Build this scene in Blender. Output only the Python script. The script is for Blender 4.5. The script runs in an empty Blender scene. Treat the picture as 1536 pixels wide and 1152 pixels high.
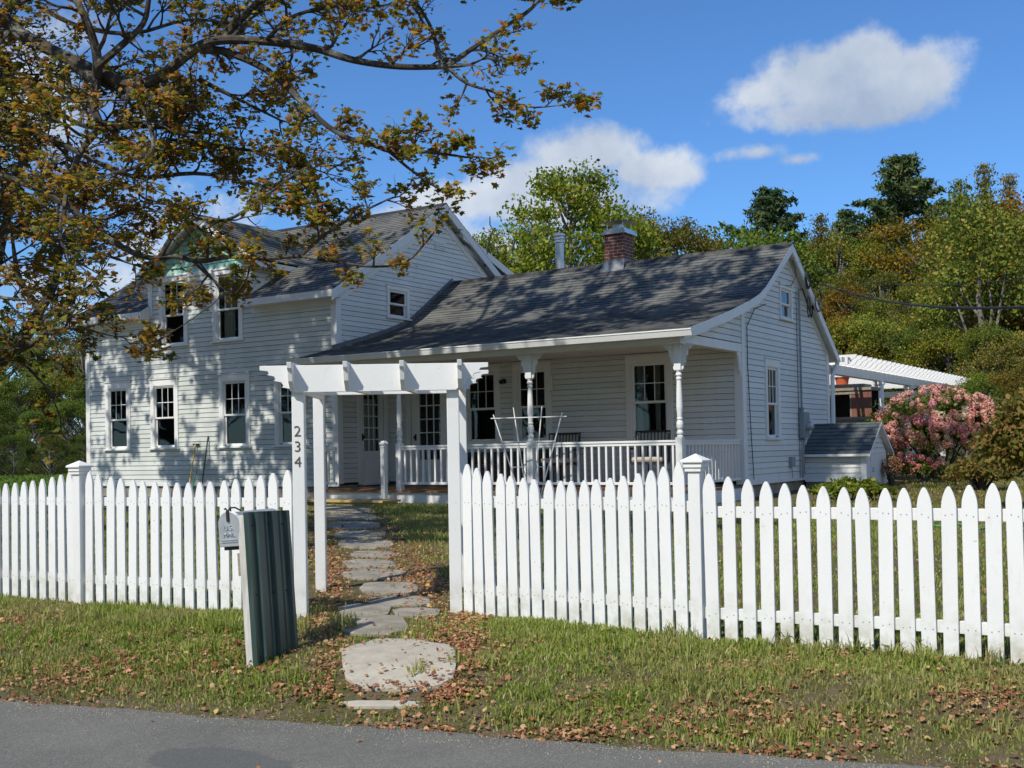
import bpy, bmesh, math, random
import numpy as np
from mathutils import Vector, Matrix, Euler
random.seed(7); rng=np.random.default_rng(11)
R=math.radians
sc=bpy.context.scene; col=sc.collection

# ---------------------------------------------------------------- camera
CAMF,CAMCY,YAW,PIT,ROL=1721.2,641.9,0.568055,0.018652,-0.0182093
EYE=1.6
_f=np.array([-math.sin(YAW)*math.cos(PIT),math.cos(YAW)*math.cos(PIT),math.sin(PIT)])
_r=np.array([math.cos(YAW),math.sin(YAW),0.]); _u=np.cross(_r,_f)
_c,_s=math.cos(ROL),math.sin(ROL)
CR=_c*_r+_s*_u; CU=-_s*_r+_c*_u; CF=_f
cd=bpy.data.cameras.new('camera'); cam=bpy.data.objects.new('camera',cd); col.objects.link(cam)
cd.sensor_width=36; cd.lens=CAMF/1536*36; cd.shift_y=(CAMCY-576)/1536; cd.clip_end=3000; cd.clip_start=.05
M=Matrix(((CR[0],CU[0],-CF[0],0),(CR[1],CU[1],-CF[1],0),(CR[2],CU[2],-CF[2],EYE),(0,0,0,1)))
cam.matrix_world=M; sc.camera=cam
def ray(x,y): return CF+(x-768)/CAMF*CR-(y-CAMCY)/CAMF*CU
def atD(x,y,D):            # a surveyed point: direction seen from the street, D metres away
    p=ray(x,y)*D; return Vector((p[0],p[1],p[2]+EYE))
# ---------------------------------------------------------------- sun, sky, exposure
SUN_EL=R(47); SUN_AZ=R(5)      # light travels toward +Y and slightly +X
sd=bpy.data.lights.new('sun','SUN'); sd.energy=4.4; sd.angle=R(.53); sd.color=(1,.95,.86)
so=bpy.data.objects.new('sun',sd); col.objects.link(so)
ld=Vector((math.sin(SUN_AZ)*math.cos(SUN_EL),math.cos(SUN_AZ)*math.cos(SUN_EL),-math.sin(SUN_EL)))
so.rotation_euler=ld.to_track_quat('-Z','Y').to_euler(); so.location=(-5,-20,30)
sc.view_settings.view_transform='Standard'; sc.view_settings.look='None'; sc.view_settings.exposure=0; sc.view_settings.gamma=1
w=bpy.data.worlds.new('World'); sc.world=w; w.use_nodes=True
def world():
    N=w.node_tree.nodes; L=w.node_tree.links; N.clear()
    out=N.new('ShaderNodeOutputWorld'); bg=N.new('ShaderNodeBackground'); L.new(bg.outputs[0],out.inputs[0])
    sky=N.new('ShaderNodeTexSky'); sky.sky_type='NISHITA'; sky.sun_disc=False
    sky.sun_elevation=SUN_EL; sky.sun_rotation=R(180)+SUN_AZ; sky.altitude=400; sky.air_density=1.0; sky.dust_density=.25; sky.ozone_density=2.6
    bg.inputs['Strength'].default_value=.126
    tc=N.new('ShaderNodeTexCoord')
    def vm(op,a,b=None):
        n=N.new('ShaderNodeVectorMath'); n.operation=op
        for i,v in enumerate((a,b)):
            if v is None: continue
            if hasattr(v,'links'): L.new(v,n.inputs[i])
            else: n.inputs[i].default_value=v
        return n
    def mt(op,a,b=0.,c=None,clamp=False):
        n=N.new('ShaderNodeMath'); n.operation=op; n.use_clamp=clamp
        for i,v in enumerate((a,b,c)):
            if v is None: continue
            if hasattr(v,'links'): L.new(v,n.inputs[i])
            else: n.inputs[i].default_value=v
        return n.outputs[0]
    nrm=vm('NORMALIZE',tc.outputs['Generated']).outputs[0]
    def noise(scale,detail,rough,off):
        a=vm('ADD',nrm,off).outputs[0]
        n=N.new('ShaderNodeTexNoise'); n.inputs['Scale'].default_value=scale; n.inputs['Detail'].default_value=detail; n.inputs['Roughness'].default_value=rough
        L.new(a,n.inputs['Vector']); return n.outputs[0]
    n1=noise(9,9,.62,(3.1,0,0)); n2=noise(30,8,.6,(0,5.,0)); n3=noise(7,5,.5,(9,2,4))
    cur=None; cols=None
    # centre direction, half width, half height (tan units), density, puffs
    def pb(x,y,rx,ry,dn):
        d=Vector(ray(x,y)).normalized(); return (tuple(d),rx/1850,ry/1850,dn)
    blobs=[pb(1235,128,120,62,1.6),pb(1295,95,75,58,1.6),pb(1385,118,72,62,1.6),pb(1150,140,70,34,1.1),pb(1250,165,150,38,1.5),pb(1340,160,100,36,1.4),pb(1435,130,35,55,.7),
           pb(1140,228,62,17,.9),pb(1195,240,55,13,.8),
           pb(880,232,105,48,1.5),pb(780,275,100,48,1.5),pb(960,255,85,36,1.3),pb(1010,258,50,30,1.0),pb(690,300,95,38,1.5),pb(840,300,190,60,1.4),pb(640,340,90,40,1.3),pb(740,370,150,50,1.1),
           pb(40,150,150,90,.9),pb(130,60,120,50,.6),pb(60,420,260,60,.7),pb(250,330,160,60,.5),
           ((.42,.82,.33),.2,.07,1.2),((-.1,-.9,.35),.7,.22,1.4),((-.7,-.6,.3),.5,.15,1.3),((.85,.35,.38),.45,.22,1.5),((.9,-.25,.42),.5,.25,1.5),((.8,-.5,.2),.5,.12,1.3),((.9,.1,.14),.5,.07,1.3)]  # unseen clouds to the right and behind, added as neutral fill light
    tops=None
    for c,hw,hh,dn in blobs:
        c=Vector(c).normalized(); e1=Vector((0,0,1)).cross(c)*-1; e1.normalize(); e2=e1.cross(c); 
        if e2.z<0: e2=-e2
        dc=vm('DOT_PRODUCT',nrm,tuple(c)).outputs['Value']
        dm=mt('MAXIMUM',dc,.05)
        a=mt('DIVIDE',vm('DOT_PRODUCT',nrm,tuple(e1)).outputs['Value'],dm)
        b=mt('DIVIDE',vm('DOT_PRODUCT',nrm,tuple(e2)).outputs['Value'],dm)
        a=mt('DIVIDE',a,hw); b=mt('DIVIDE',b,hh)
        rr=mt('SQRT',mt('ADD',mt('MULTIPLY',a,a),mt('MULTIPLY',b,b)))
        m=mt('SUBTRACT',mt('MULTIPLY',mt('SUBTRACT',1.18,rr),dn),mt('MULTIPLY',mt('LESS_THAN',dc,.1),50.))
        m=mt('MAXIMUM',m,-3.)
        t=mt('MULTIPLY',mt('MAXIMUM',mt('MINIMUM',b,1.5),-1.5),mt('MULTIPLY',mt('ADD',m,.5),.8,clamp=True))
        if cur is None: cur=m; tops=t
        else: cur=mt('SMOOTH_MAX',cur,m,.35); tops=mt('ADD',tops,mt('MULTIPLY',t,.6))
    n=mt('ADD',mt('MULTIPLY',mt('SUBTRACT',n1,.5),1.9),mt('MULTIPLY',mt('SUBTRACT',n2,.5),1.7))
    d=mt('ADD',cur,n)
    mask=N.new('ShaderNodeMapRange'); mask.interpolation_type='SMOOTHSTEP'
    mask.inputs['From Min'].default_value=.12; mask.inputs['From Max'].default_value=1.0; L.new(d,mask.inputs['Value'])
    lt=mt('ADD',mt('MULTIPLY',tops,.16),mt('ADD',mt('MULTIPLY',mt('SUBTRACT',n3,.5),1.9),mt('MULTIPLY',mt('SUBTRACT',n1,.5),1.6))); lt=mt('ADD',lt,.46,clamp=True)
    cr=N.new('ShaderNodeMix'); cr.data_type='RGBA'; cr.inputs[6].default_value=(3.1,3.8,5.0,1); cr.inputs[7].default_value=(6.7,7.0,7.3,1); L.new(lt,cr.inputs[0])
    # deepen the blue a little as a clear autumn sky does
    tint=N.new('ShaderNodeMix'); tint.data_type='RGBA'; tint.blend_type='MULTIPLY'; tint.inputs[0].default_value=1; tint.inputs[7].default_value=(.54,.86,1.20,1); L.new(sky.outputs[0],tint.inputs[6])
    mx=N.new('ShaderNodeMix'); mx.data_type='RGBA'; L.new(mt('MULTIPLY',mask.outputs[0],.93),mx.inputs[0]); L.new(tint.outputs[2],mx.inputs[6]); L.new(cr.outputs[2],mx.inputs[7])
    L.new(mx.outputs[2],bg.inputs['Color'])
world()

# ---------------------------------------------------------------- materials
def mat(name,color=(.8,.8,.8),rough=.6,metal=0,build=None,spec=.5):
    m=bpy.data.materials.new(name); m.use_nodes=True; b=m.node_tree.nodes['Principled BSDF']
    b.inputs['Base Color'].default_value=(*color,1); b.inputs['Roughness'].default_value=rough; b.inputs['Metallic'].default_value=metal
    b.inputs['Specular IOR Level'].default_value=spec
    if build: build(m,b,m.node_tree.nodes,m.node_tree.links)
    return m
def tex_noise(N,L,scale,detail=5,rough=.6,vec=None,stretch=None):
    n=N.new('ShaderNodeTexNoise'); n.inputs['Scale'].default_value=scale; n.inputs['Detail'].default_value=detail; n.inputs['Roughness'].default_value=rough
    if vec is None:
        g=N.new('ShaderNodeNewGeometry'); vec=g.outputs['Position']
    if stretch:
        mp=N.new('ShaderNodeMapping'); mp.inputs['Scale'].default_value=stretch; L.new(vec,mp.inputs[0]); vec=mp.outputs[0]
    L.new(vec,n.inputs['Vector']); return n.outputs[0]
def ramp(N,L,fac,stops):
    r=N.new('ShaderNodeValToRGB'); e=r.color_ramp.elements
    while len(e)<len(stops): e.new(.5)
    for x,(p,c) in zip(e,stops): x.position=p; x.color=(*c,1)
    L.new(fac,r.inputs[0]); return r.outputs[0]
def mixc(N,L,fac,a,b,blend='MIX'):
    m=N.new('ShaderNodeMix'); m.data_type='RGBA'; m.blend_type=blend
    for i,v in ((0,fac),(6,a),(7,b)):
        if hasattr(v,'links'): L.new(v,m.inputs[i])
        elif i==0: m.inputs[0].default_value=v
        else: m.inputs[i].default_value=(*v,1)
    return m.outputs[2]
def bump(N,L,b,h,strength=.3,dist=.01):
    n=N.new('ShaderNodeBump'); n.inputs['Strength'].default_value=strength; n.inputs['Distance'].default_value=dist; L.new(h,n.inputs['Height']); L.new(n.outputs[0],b.inputs['Normal'])
def paint(c1,c2,c3,fine=18,streak=None):
    def f(m,b,N,L):
        a=tex_noise(N,L,1.3,6,.65,stretch=(1,1,.6)); d=tex_noise(N,L,fine,5,.6,stretch=streak or (1,1,.35)); e=tex_noise(N,L,90,3,.5)
        base=ramp(N,L,a,[(.3,c2),(.62,c1)])
        base=mixc(N,L,ramp(N,L,d,[(.60,(0,0,0)),(.78,(.55,.55,.55))]),base,c3)
        gi=N.new('ShaderNodeNewGeometry'); base=mixc(N,L,1,base,ramp(N,L,gi.outputs['Random Per Island'],[(0,(.93,.935,.93)),(.5,(1.0,1.0,1.0)),(1,(1.05,1.05,1.045))]),'MULTIPLY')
        L.new(base,b.inputs['Base Color']); bump(N,L,b,e,.12,.004)
    return f
M_={}
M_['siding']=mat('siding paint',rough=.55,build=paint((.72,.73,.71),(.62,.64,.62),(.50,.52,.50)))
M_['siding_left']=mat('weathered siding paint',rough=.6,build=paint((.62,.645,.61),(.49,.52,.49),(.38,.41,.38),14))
M_['trim']=mat('trim paint',rough=.5,build=paint((.80,.80,.78),(.72,.73,.71),(.55,.55,.50)))
def fence_b(m,b,N,L):
    paint((.80,.80,.78),(.74,.74,.72),(.62,.61,.55))(m,b,N,L)
    src=b.inputs['Base Color'].links[0].from_socket
    g=N.new('ShaderNodeNewGeometry'); sx=N.new('ShaderNodeSeparateXYZ'); L.new(g.outputs['Position'],sx.inputs[0])
    mr=N.new('ShaderNodeMapRange'); mr.inputs['From Min'].default_value=.74; mr.inputs['From Max'].default_value=.46; L.new(sx.outputs['Z'],mr.inputs['Value'])
    n=tex_noise(N,L,7,5,.7); 
    k=N.new('ShaderNodeMath'); k.operation='MULTIPLY'; L.new(mr.outputs[0],k.inputs[0]); L.new(ramp(N,L,n,[(.42,(0,0,0)),(.68,(.85,.85,.85))]),k.inputs[1])
    c=mixc(N,L,k.outputs[0],src,(.42,.40,.28)); kn=tex_noise(N,L,38,2,.5)
    c=mixc(N,L,ramp(N,L,kn,[(.735,(0,0,0)),(.76,(.6,.6,.6))]),c,(.42,.40,.36)); L.new(c,b.inputs['Base Color'])
M_['fence']=mat('fence paint',rough=.5,build=fence_b)
def teal_b(m,b,N,L):
    n=tex_noise(N,L,6,6,.7); L.new(ramp(N,L,n,[(.35,(.22,.47,.40)),(.55,(.33,.62,.53)),(.68,(.62,.70,.66))]),b.inputs['Base Color'])
M_['teal']=mat('faded teal paint',rough=.6,build=teal_b)
def shingle_b(c1,c2,c3):
    def f(m,b,N,L):
        tc=N.new('ShaderNodeTexCoord'); br=N.new('ShaderNodeTexBrick'); L.new(tc.outputs['UV'],br.inputs['Vector'])
        br.inputs['Scale'].default_value=1; br.inputs['Brick Width'].default_value=.30; br.inputs['Row Height'].default_value=.125
        br.inputs['Mortar Size'].default_value=.004; br.inputs['Color1'].default_value=(*c1,1); br.inputs['Color2'].default_value=(*c2,1); br.inputs['Mortar'].default_value=(.012,.012,.012,1); br.inputs['Bias'].default_value=-.1
        n=tex_noise(N,L,1.6,6,.7); n2=tex_noise(N,L,120,3,.7)
        c=mixc(N,L,ramp(N,L,n,[(.42,(0,0,0)),(.7,(.7,.7,.7))]),br.outputs[0],c3)
        c=mixc(N,L,1,c,ramp(N,L,n2,[(.3,(.6,.6,.6)),(.7,(1.35,1.35,1.35))]),'MULTIPLY')
        L.new(c,b.inputs['Base Color']); bump(N,L,b,n2,.5,.004)
    return f
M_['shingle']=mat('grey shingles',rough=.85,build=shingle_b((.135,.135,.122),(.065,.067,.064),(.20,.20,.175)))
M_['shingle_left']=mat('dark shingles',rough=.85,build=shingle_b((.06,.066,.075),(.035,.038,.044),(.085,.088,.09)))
M_['shingle_shed']=mat('shed shingles',rough=.85,build=shingle_b((.10,.12,.115),(.06,.075,.075),(.16,.17,.16)))
def brick_b(m,b,N,L):
    tc=N.new('ShaderNodeTexCoord'); br=N.new('ShaderNodeTexBrick'); L.new(tc.outputs['UV'],br.inputs['Vector'])
    br.inputs['Scale'].default_value=1; br.inputs['Brick Width'].default_value=.205; br.inputs['Row Height'].default_value=.068; br.inputs['Mortar Size'].default_value=.007
    br.inputs['Color1'].default_value=(.20,.055,.035,1); br.inputs['Color2'].default_value=(.10,.035,.028,1); br.inputs['Mortar'].default_value=(.30,.26,.22,1)
    n=tex_noise(N,L,25,4,.6); L.new(mixc(N,L,1,br.outputs[0],ramp(N,L,n,[(.3,(.6,.6,.6)),(.7,(1.3,1.3,1.3))]),'MULTIPLY'),b.inputs['Base Color'])
    bump(N,L,b,br.outputs[1],-.6,.006)
M_['brick']=mat('old red brick',rough=.85,build=brick_b)
def simple_noise(c1,c2,scale=8,stretch=None,bs=.2,bscale=60):
    def f(m,b,N,L):
        n=tex_noise(N,L,scale,6,.65,stretch=stretch); L.new(ramp(N,L,n,[(.3,c1),(.7,c2)]),b.inputs['Base Color'])
        bump(N,L,b,tex_noise(N,L,bscale,4,.6,stretch=stretch),bs,.005)
    return f
M_['steel']=mat('galvanised steel',rough=.35,metal=.9,build=simple_noise((.42,.44,.46),(.62,.63,.64),6))
M_['lead']=mat('lead flashing',rough=.5,metal=.5,build=simple_noise((.14,.15,.16),(.27,.28,.29),9))
M_['mailmetal']=mat('mailbox metal',rough=.42,metal=.6,build=simple_noise((.42,.44,.45),(.60,.62,.63),9))
M_['meter']=mat('meter grey',rough=.5,build=simple_noise((.22,.25,.26),(.29,.32,.33),5))
M_['cable']=mat('cable',(.02,.02,.022),.6)
M_['iron']=mat('dark iron',(.018,.016,.016),.5)
M_['darkwood']=mat('dark brown wood',rough=.5,build=simple_noise((.035,.016,.010),(.075,.032,.018),5,(6,1,1)))
M_['deck']=mat('deck boards',rough=.6,build=simple_noise((.16,.075,.035),(.26,.14,.07),4,(1,12,1)))
M_['newwood']=mat('new yellow lumber',rough=.6,build=simple_noise((.42,.29,.10),(.55,.40,.17),4,(1,8,8)))
M_['oldwood']=mat('weathered wood',rough=.8,build=simple_noise((.17,.14,.10),(.36,.31,.24),6,(2,2,12)))
M_['paleboard']=mat('pale weathered post',rough=.75,build=simple_noise((.38,.36,.31),(.70,.69,.65),5,(6,6,.6)))
def green_b(m,b,N,L):
    n=tex_noise(N,L,5,6,.6,stretch=(4,4,.5)); L.new(ramp(N,L,n,[(.3,(.020,.045,.038)),(.75,(.060,.090,.078))]),b.inputs['Base Color'])
M_['greenmetal']=mat('dark green sheet metal',rough=.36,metal=.1,build=green_b)
M_['rust']=mat('rusty brown panel',rough=.7,build=simple_noise((.14,.055,.035),(.24,.09,.055),7,(3,3,.6)))
M_['terracotta']=mat('terracotta',(.55,.12,.05),.7)
M_['black']=mat('unlit interior',(.012,.012,.012),.9)
M_['room']=mat('unlit room',(.010,.009,.008),.95)  # near-black colour stands in for the darkness of unlit rooms
M_['curtain']=mat('pale curtain',(.55,.56,.50),.9)
M_['spade']=mat('tool handle yellow',(.62,.42,.08),.5)
M_['number']=mat('bronze numerals',(.16,.095,.05),.45,.4)
M_['yellow']=mat('yellow reflector',(.5,.4,.05),.5)
def cushion_b(m,b,N,L):
    tc=N.new('ShaderNodeTexCoord'); wv=N.new('ShaderNodeTexWave'); wv.inputs['Scale'].default_value=5.2; wv.bands_direction='X'; L.new(tc.outputs['Object'],wv.inputs['Vector'])
    L.new(ramp(N,L,wv.outputs[1],[(.45,(.36,.33,.27)),(.55,(.07,.09,.09))]),b.inputs['Base Color'])
M_['cushion']=mat('striped cushion',rough=.9,build=cushion_b)
M_['seatcushion']=mat('pale seat cushion',(.50,.42,.34),.9)
def glass_b(m,b,N,L):
    out=[n for n in N if n.type=='OUTPUT_MATERIAL'][0]
    g=N.new('ShaderNodeBsdfGlossy'); g.inputs['Roughness'].default_value=.02; g.inputs['Color'].default_value=(1,1,1,1)
    t=N.new('ShaderNodeBsdfTransparent'); t.inputs[0].default_value=(.82,.86,.84,1); f=N.new('ShaderNodeFresnel'); f.inputs[0].default_value=1.55
    n=tex_noise(N,L,2.2,2,.4); bp=N.new('ShaderNodeBump'); bp.inputs['Strength'].default_value=.05; bp.inputs['Distance'].default_value=.02; L.new(n,bp.inputs['Height']); L.new(bp.outputs[0],g.inputs['Normal'])
    mx=N.new('ShaderNodeMixShader'); L.new(f.outputs[0],mx.inputs[0]); L.new(t.outputs[0],mx.inputs[1]); L.new(g.outputs[0],mx.inputs[2]); L.new(mx.outputs[0],out.inputs[0])
M_['glass']=mat('window glass',build=glass_b)
def asphalt_b(m,b,N,L):
    n=tex_noise(N,L,260,2,.7); n2=tex_noise(N,L,1.2,6,.7); n3=tex_noise(N,L,700,2,.5)
    v=N.new('ShaderNodeTexVoronoi'); v.inputs['Scale'].default_value=190; g=N.new('ShaderNodeNewGeometry'); L.new(g.outputs['Position'],v.inputs['Vector'])
    c=ramp(N,L,n2,[(.3,(.125,.122,.108)),(.7,(.19,.184,.158))])
    c=mixc(N,L,1,c,ramp(N,L,v.outputs['Color'],[(.0,(.55,.55,.55)),(.75,(1.1,1.1,1.08)),(1.,(1.9,1.85,1.75))]),'MULTIPLY')
    # darker patch repair: a blob of newer tar
    mp=N.new('ShaderNodeMapping'); mp.inputs['Location'].default_value=(4.02,-3.73,0); mp.inputs['Rotation'].default_value=(0,0,0); L.new(g.outputs['Position'],mp.inputs[0])
    sp=N.new('ShaderNodeVectorMath'); sp.operation='MULTIPLY'; sp.inputs[1].default_value=(1.4,3.0,0); L.new(mp.outputs[0],sp.inputs[0])
    ln=N.new('ShaderNodeVectorMath'); ln.operation='LENGTH'; L.new(sp.outputs[0],ln.inputs[0])
    ad=N.new('ShaderNodeMath'); ad.operation='MULTIPLY_ADD'; ad.inputs[1].default_value=.9; L.new(tex_noise(N,L,3,4,.5),ad.inputs[0]); L.new(ln.outputs['Value'],ad.inputs[2])
    c=mixc(N,L,ramp(N,L,ad.outputs[0],[(.95,(.6,.6,.6)),(1.0,(0,0,0))]),c,(.085,.088,.086))
    L.new(c,b.inputs['Base Color']); bump(N,L,b,v.outputs['Distance'],.7,.004)
M_['asphalt']=mat('asphalt',rough=.85,build=asphalt_b)
def soil_b(m,b,N,L):
    n=tex_noise(N,L,.55,5,.6); n2=tex_noise(N,L,40,6,.75); n3=tex_noise(N,L,6,5,.7)
    g=ramp(N,L,n2,[(.25,(.05,.055,.015)),(.5,(.115,.115,.035)),(.75,(.20,.175,.07))])
    d=ramp(N,L,n2,[(.3,(.12,.085,.055)),(.7,(.28,.21,.14))])
    c=mixc(N,L,ramp(N,L,n3,[(.40,(0,0,0)),(.62,(1,1,1))]),g,d)
    L.new(c,b.inputs['Base Color']); bump(N,L,b,n2,.9,.03)
M_['soil']=mat('lawn soil',rough=1,spec=.1,build=soil_b)
def stone_b(m,b,N,L):
    n=tex_noise(N,L,150,3,.7); n2=tex_noise(N,L,4,6,.65)
    c=ramp(N,L,n2,[(.28,(.17,.15,.11)),(.5,(.30,.27,.21)),(.72,(.43,.39,.31))]); c=mixc(N,L,1,c,ramp(N,L,n,[(.3,(.6,.6,.6)),(.7,(1.3,1.3,1.3))]),'MULTIPLY')
    L.new(c,b.inputs['Base Color']); bump(N,L,b,n,.5,.006)
M_['stone']=mat('granite path stone',rough=.85,build=stone_b)
M_['slab']=mat('pale slab stone',rough=.85,build=lambda m,b,N,L:(L.new(ramp(N,L,tex_noise(N,L,9,8,.75),[(.3,(.33,.30,.235)),(.7,(.52,.475,.385))]),b.inputs['Base Color']),bump(N,L,b,tex_noise(N,L,160,4,.7),.6,.006)))
def leafmat(name,stops,trans=.35,rough=.55,patch=None,patchscale=.9):
    def f(m,b,N,L):
        out=[n for n in N if n.type=='OUTPUT_MATERIAL'][0]
        g=N.new('ShaderNodeNewGeometry'); c=ramp(N,L,g.outputs['Random Per Island'],stops)
        if patch:
            n=tex_noise(N,L,patchscale,4,.6); c=mixc(N,L,ramp(N,L,n,[(.48,(0,0,0)),(.66,(1,1,1))]),c,ramp(N,L,g.outputs['Random Per Island'],patch))
        oi=N.new('ShaderNodeObjectInfo'); c=mixc(N,L,1,c,oi.outputs['Color'],'MULTIPLY')
        L.new(c,b.inputs['Base Color']); t=N.new('ShaderNodeBsdfTranslucent'); L.new(c,t.inputs[0])
        ms=N.new('ShaderNodeMixShader'); ms.inputs[0].default_value=trans; L.new(b.outputs[0],ms.inputs[1]); L.new(t.outputs[0],ms.inputs[2]); L.new(ms.outputs[0],out.inputs[0])
    return mat(name,rough=rough,build=f,spec=.25)
M_['maple_leaf']=leafmat('maple leaves',[(0,(.10,.13,.016)),(.4,(.24,.24,.026)),(.65,(.42,.31,.032)),(.82,(.54,.29,.04)),(.93,(.48,.18,.04)),(1,(.26,.15,.05))],.5,
    patch=[(0,(.28,.18,.045)),(.35,(.44,.24,.07)),(.7,(.58,.34,.10)),(.9,(.46,.20,.08)),(1,(.20,.20,.035))],patchscale=.6)
M_['maple_green']=leafmat('maple leaves darker',[(0,(.05,.08,.012)),(.45,(.13,.14,.018)),(.75,(.26,.17,.02)),(1,(.26,.10,.025))],.4)
M_['forest_leaf']=leafmat('forest leaves',[(0,(.065,.11,.014)),(.5,(.155,.21,.028)),(.8,(.27,.29,.04)),(1,(.33,.22,.05))],.4,patch=[(0,(.035,.06,.010)),(.5,(.085,.125,.02)),(1,(.17,.19,.03))],patchscale=.55)
M_['pine_needle']=leafmat('pine needles',[(0,(.025,.065,.022)),(.7,(.08,.13,.04)),(1,(.19,.17,.06))],.2)
M_['hyd_leaf']=leafmat('shrub leaves',[(0,(.06,.10,.015)),(.6,(.15,.20,.03)),(1,(.24,.25,.05))],.4)
M_['bloom']=leafmat('pink blossoms',[(0,(.54,.18,.15)),(.4,(.70,.32,.25)),(.8,(.80,.47,.37)),(1,(.87,.66,.52))],.25,.7)
M_['rust_leaf']=leafmat('bronze shrub leaves',[(0,(.10,.12,.02)),(.4,(.19,.20,.035)),(.75,(.30,.19,.05)),(1,(.34,.15,.05))],.4)
M_['dead_leaf']=leafmat('dead leaves',[(0,(.20,.075,.035)),(.35,(.34,.14,.065)),(.7,(.48,.25,.13)),(.96,(.58,.38,.20)),(1,(.62,.42,.10))],.2,.7)
M_['grass']=leafmat('grass blades',[(0,(.12,.19,.03)),(.4,(.245,.315,.045)),(.75,(.37,.41,.08)),(.92,(.48,.44,.18)),(1,(.58,.50,.28))],.35,.6,
    patch=[(0,(.22,.22,.06)),(.4,(.34,.32,.11)),(.8,(.48,.40,.19)),(1,(.20,.27,.05))],patchscale=1.1)
M_['grass_far']=leafmat('far grass',[(0,(.09,.17,.02)),(1,(.17,.27,.04))],.35,.6)
def bark_b(c1,c2,c3):
    def f(m,b,N,L):
        n=tex_noise(N,L,14,6,.7,stretch=(1,1,.5)); n2=tex_noise(N,L,5,5,.7)
        c=ramp(N,L,n,[(.3,c1),(.7,c2)]); c=mixc(N,L,ramp(N,L,n2,[(.52,(0,0,0)),(.64,(1,1,1))]),c,c3); L.new(c,b.inputs['Base Color']); bump(N,L,b,n,.8,.02)
    return f
M_['bark']=mat('maple bark',rough=.9,build=bark_b((.028,.023,.018),(.085,.070,.055),(.19,.19,.15)))
M_['bark_far']=mat('grey bark',rough=.9,build=bark_b((.06,.055,.045),(.22,.20,.17),(.30,.29,.26)))
M_['water_hose']=mat('green hose',(.08,.42,.12),.5)

# ---------------------------------------------------------------- mesh helpers
class MB:
    def __init__(s): s.v=[]; s.f=[]; s.uv={}
    def add(s,vs,fs):
        o=len(s.v); s.v+= [tuple(x) for x in vs]; s.f+=[tuple(i+o for i in f) for f in fs]; return o
    def box(s,a,b):
        x0,y0,z0=[min(a[i],b[i]) for i in range(3)]; x1,y1,z1=[max(a[i],b[i]) for i in range(3)]
        s.add([(x0,y0,z0),(x1,y0,z0),(x1,y1,z0),(x0,y1,z0),(x0,y0,z1),(x1,y0,z1),(x1,y1,z1),(x0,y1,z1)],
              [(0,3,2,1),(4,5,6,7),(0,1,5,4),(1,2,6,5),(2,3,7,6),(3,0,4,7)]); return s
    def bar(s,p,q,w,h,up=(0,0,1)):
        p=Vector(p); q=Vector(q); d=(q-p).normalized(); u=Vector(up); 
        if abs(d.dot(u))>.98: u=Vector((0,1,0))
        x=d.cross(u).normalized(); y=x.cross(d).normalized(); vs=[]
        for c in (p,q):
            for a,b in ((-1,-1),(1,-1),(1,1),(-1,1)): vs.append(c+x*a*w/2+y*b*h/2)
        s.add(vs,[(0,1,2,3),(7,6,5,4),(0,4,5,1),(1,5,6,2),(2,6,7,3),(3,7,4,0)]); return s
    def prism(s,poly,ax,a0,a1):
        # poly in the two remaining axes (order x,y,z without ax)
        def P(p,a):
            l=list(p); l.insert(ax,a); return tuple(l)
        n=len(poly); vs=[P(p,a0) for p in poly]+[P(p,a1) for p in poly]
        fs=[tuple(range(n))[::-1],tuple(range(n,2*n))]+[(i,(i+1)%n,n+(i+1)%n,n+i) for i in range(n)]
        s.add(vs,fs); return s
    def tube(s,pts,rad,sides=8,cap=True):
        pts=[Vector(p) for p in pts]; n=len(pts)
        if not hasattr(rad,'__len__'): rad=[rad]*n
        o=len(s.v); pu=None
        for i,p in enumerate(pts):
            d=(pts[min(i+1,n-1)]-pts[max(i-1,0)]); 
            if d.length<1e-9: d=Vector((0,0,1))
            d.normalize()
            if pu is None: pu=d.orthogonal().normalized()
            pu=(pu-d*pu.dot(d)); pu=pu.normalized() if pu.length>1e-6 else d.orthogonal().normalized()
            q=d.cross(pu)
            for k in range(sides):
                a=2*math.pi*k/sides; c=p+(pu*math.cos(a)+q*math.sin(a))*rad[i]; s.v.append((c.x,c.y,c.z))
        for i in range(n-1):
            for k in range(sides):
                a=o+i*sides+k; b=o+i*sides+(k+1)%sides; s.f.append((a,b,b+sides,a+sides))
        if cap: s.f.append(tuple(o+k for k in range(sides))[::-1]); s.f.append(tuple(o+(n-1)*sides+k for k in range(sides)))
        return s
    def lathe(s,prof,c,sides=16):
        return s.tube([(c[0],c[1],c[2]+z) for z,r in prof],[r for z,r in prof],sides)
    def build(s,name,m=None,parent=None,bevel=0,smooth=False,uvs=None):
        me=bpy.data.meshes.new(name); me.from_pydata(s.v,[],s.f); me.validate(); me.update()
        if m: me.materials.append(M_[m] if isinstance(m,str) else m)
        if uvs is not None:
            ul=me.uv_layers.new(name='uv'); 
            for l in me.loops: ul.data[l.index].uv=uvs[l.vertex_index]
        o=bpy.data.objects.new(name,me); col.objects.link(o)
        if parent: o.parent=parent
        if smooth:
            for p in me.polygons: p.use_smooth=True
        if bevel:
            b=o.modifiers.new('bevel','BEVEL'); b.width=bevel; b.segments=2; b.limit_method='ANGLE'; b.angle_limit=R(40); b.harden_normals=False
        return o
def tag(o,label=None,cat=None,group=None,kind=None):
    if label: o['label']=label
    if cat: o['category']=cat
    if group: o['group']=group
    if kind: o['kind']=kind
    return o
def thing(name,label,cat,loc=(0,0,0),rz=0,group=None,kind=None):
    o=bpy.data.objects.new(name,None); col.objects.link(o); o.location=loc; o.rotation_euler=(0,0,rz); o.empty_display_size=.2
    return tag(o,label,cat,group,kind)
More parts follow.
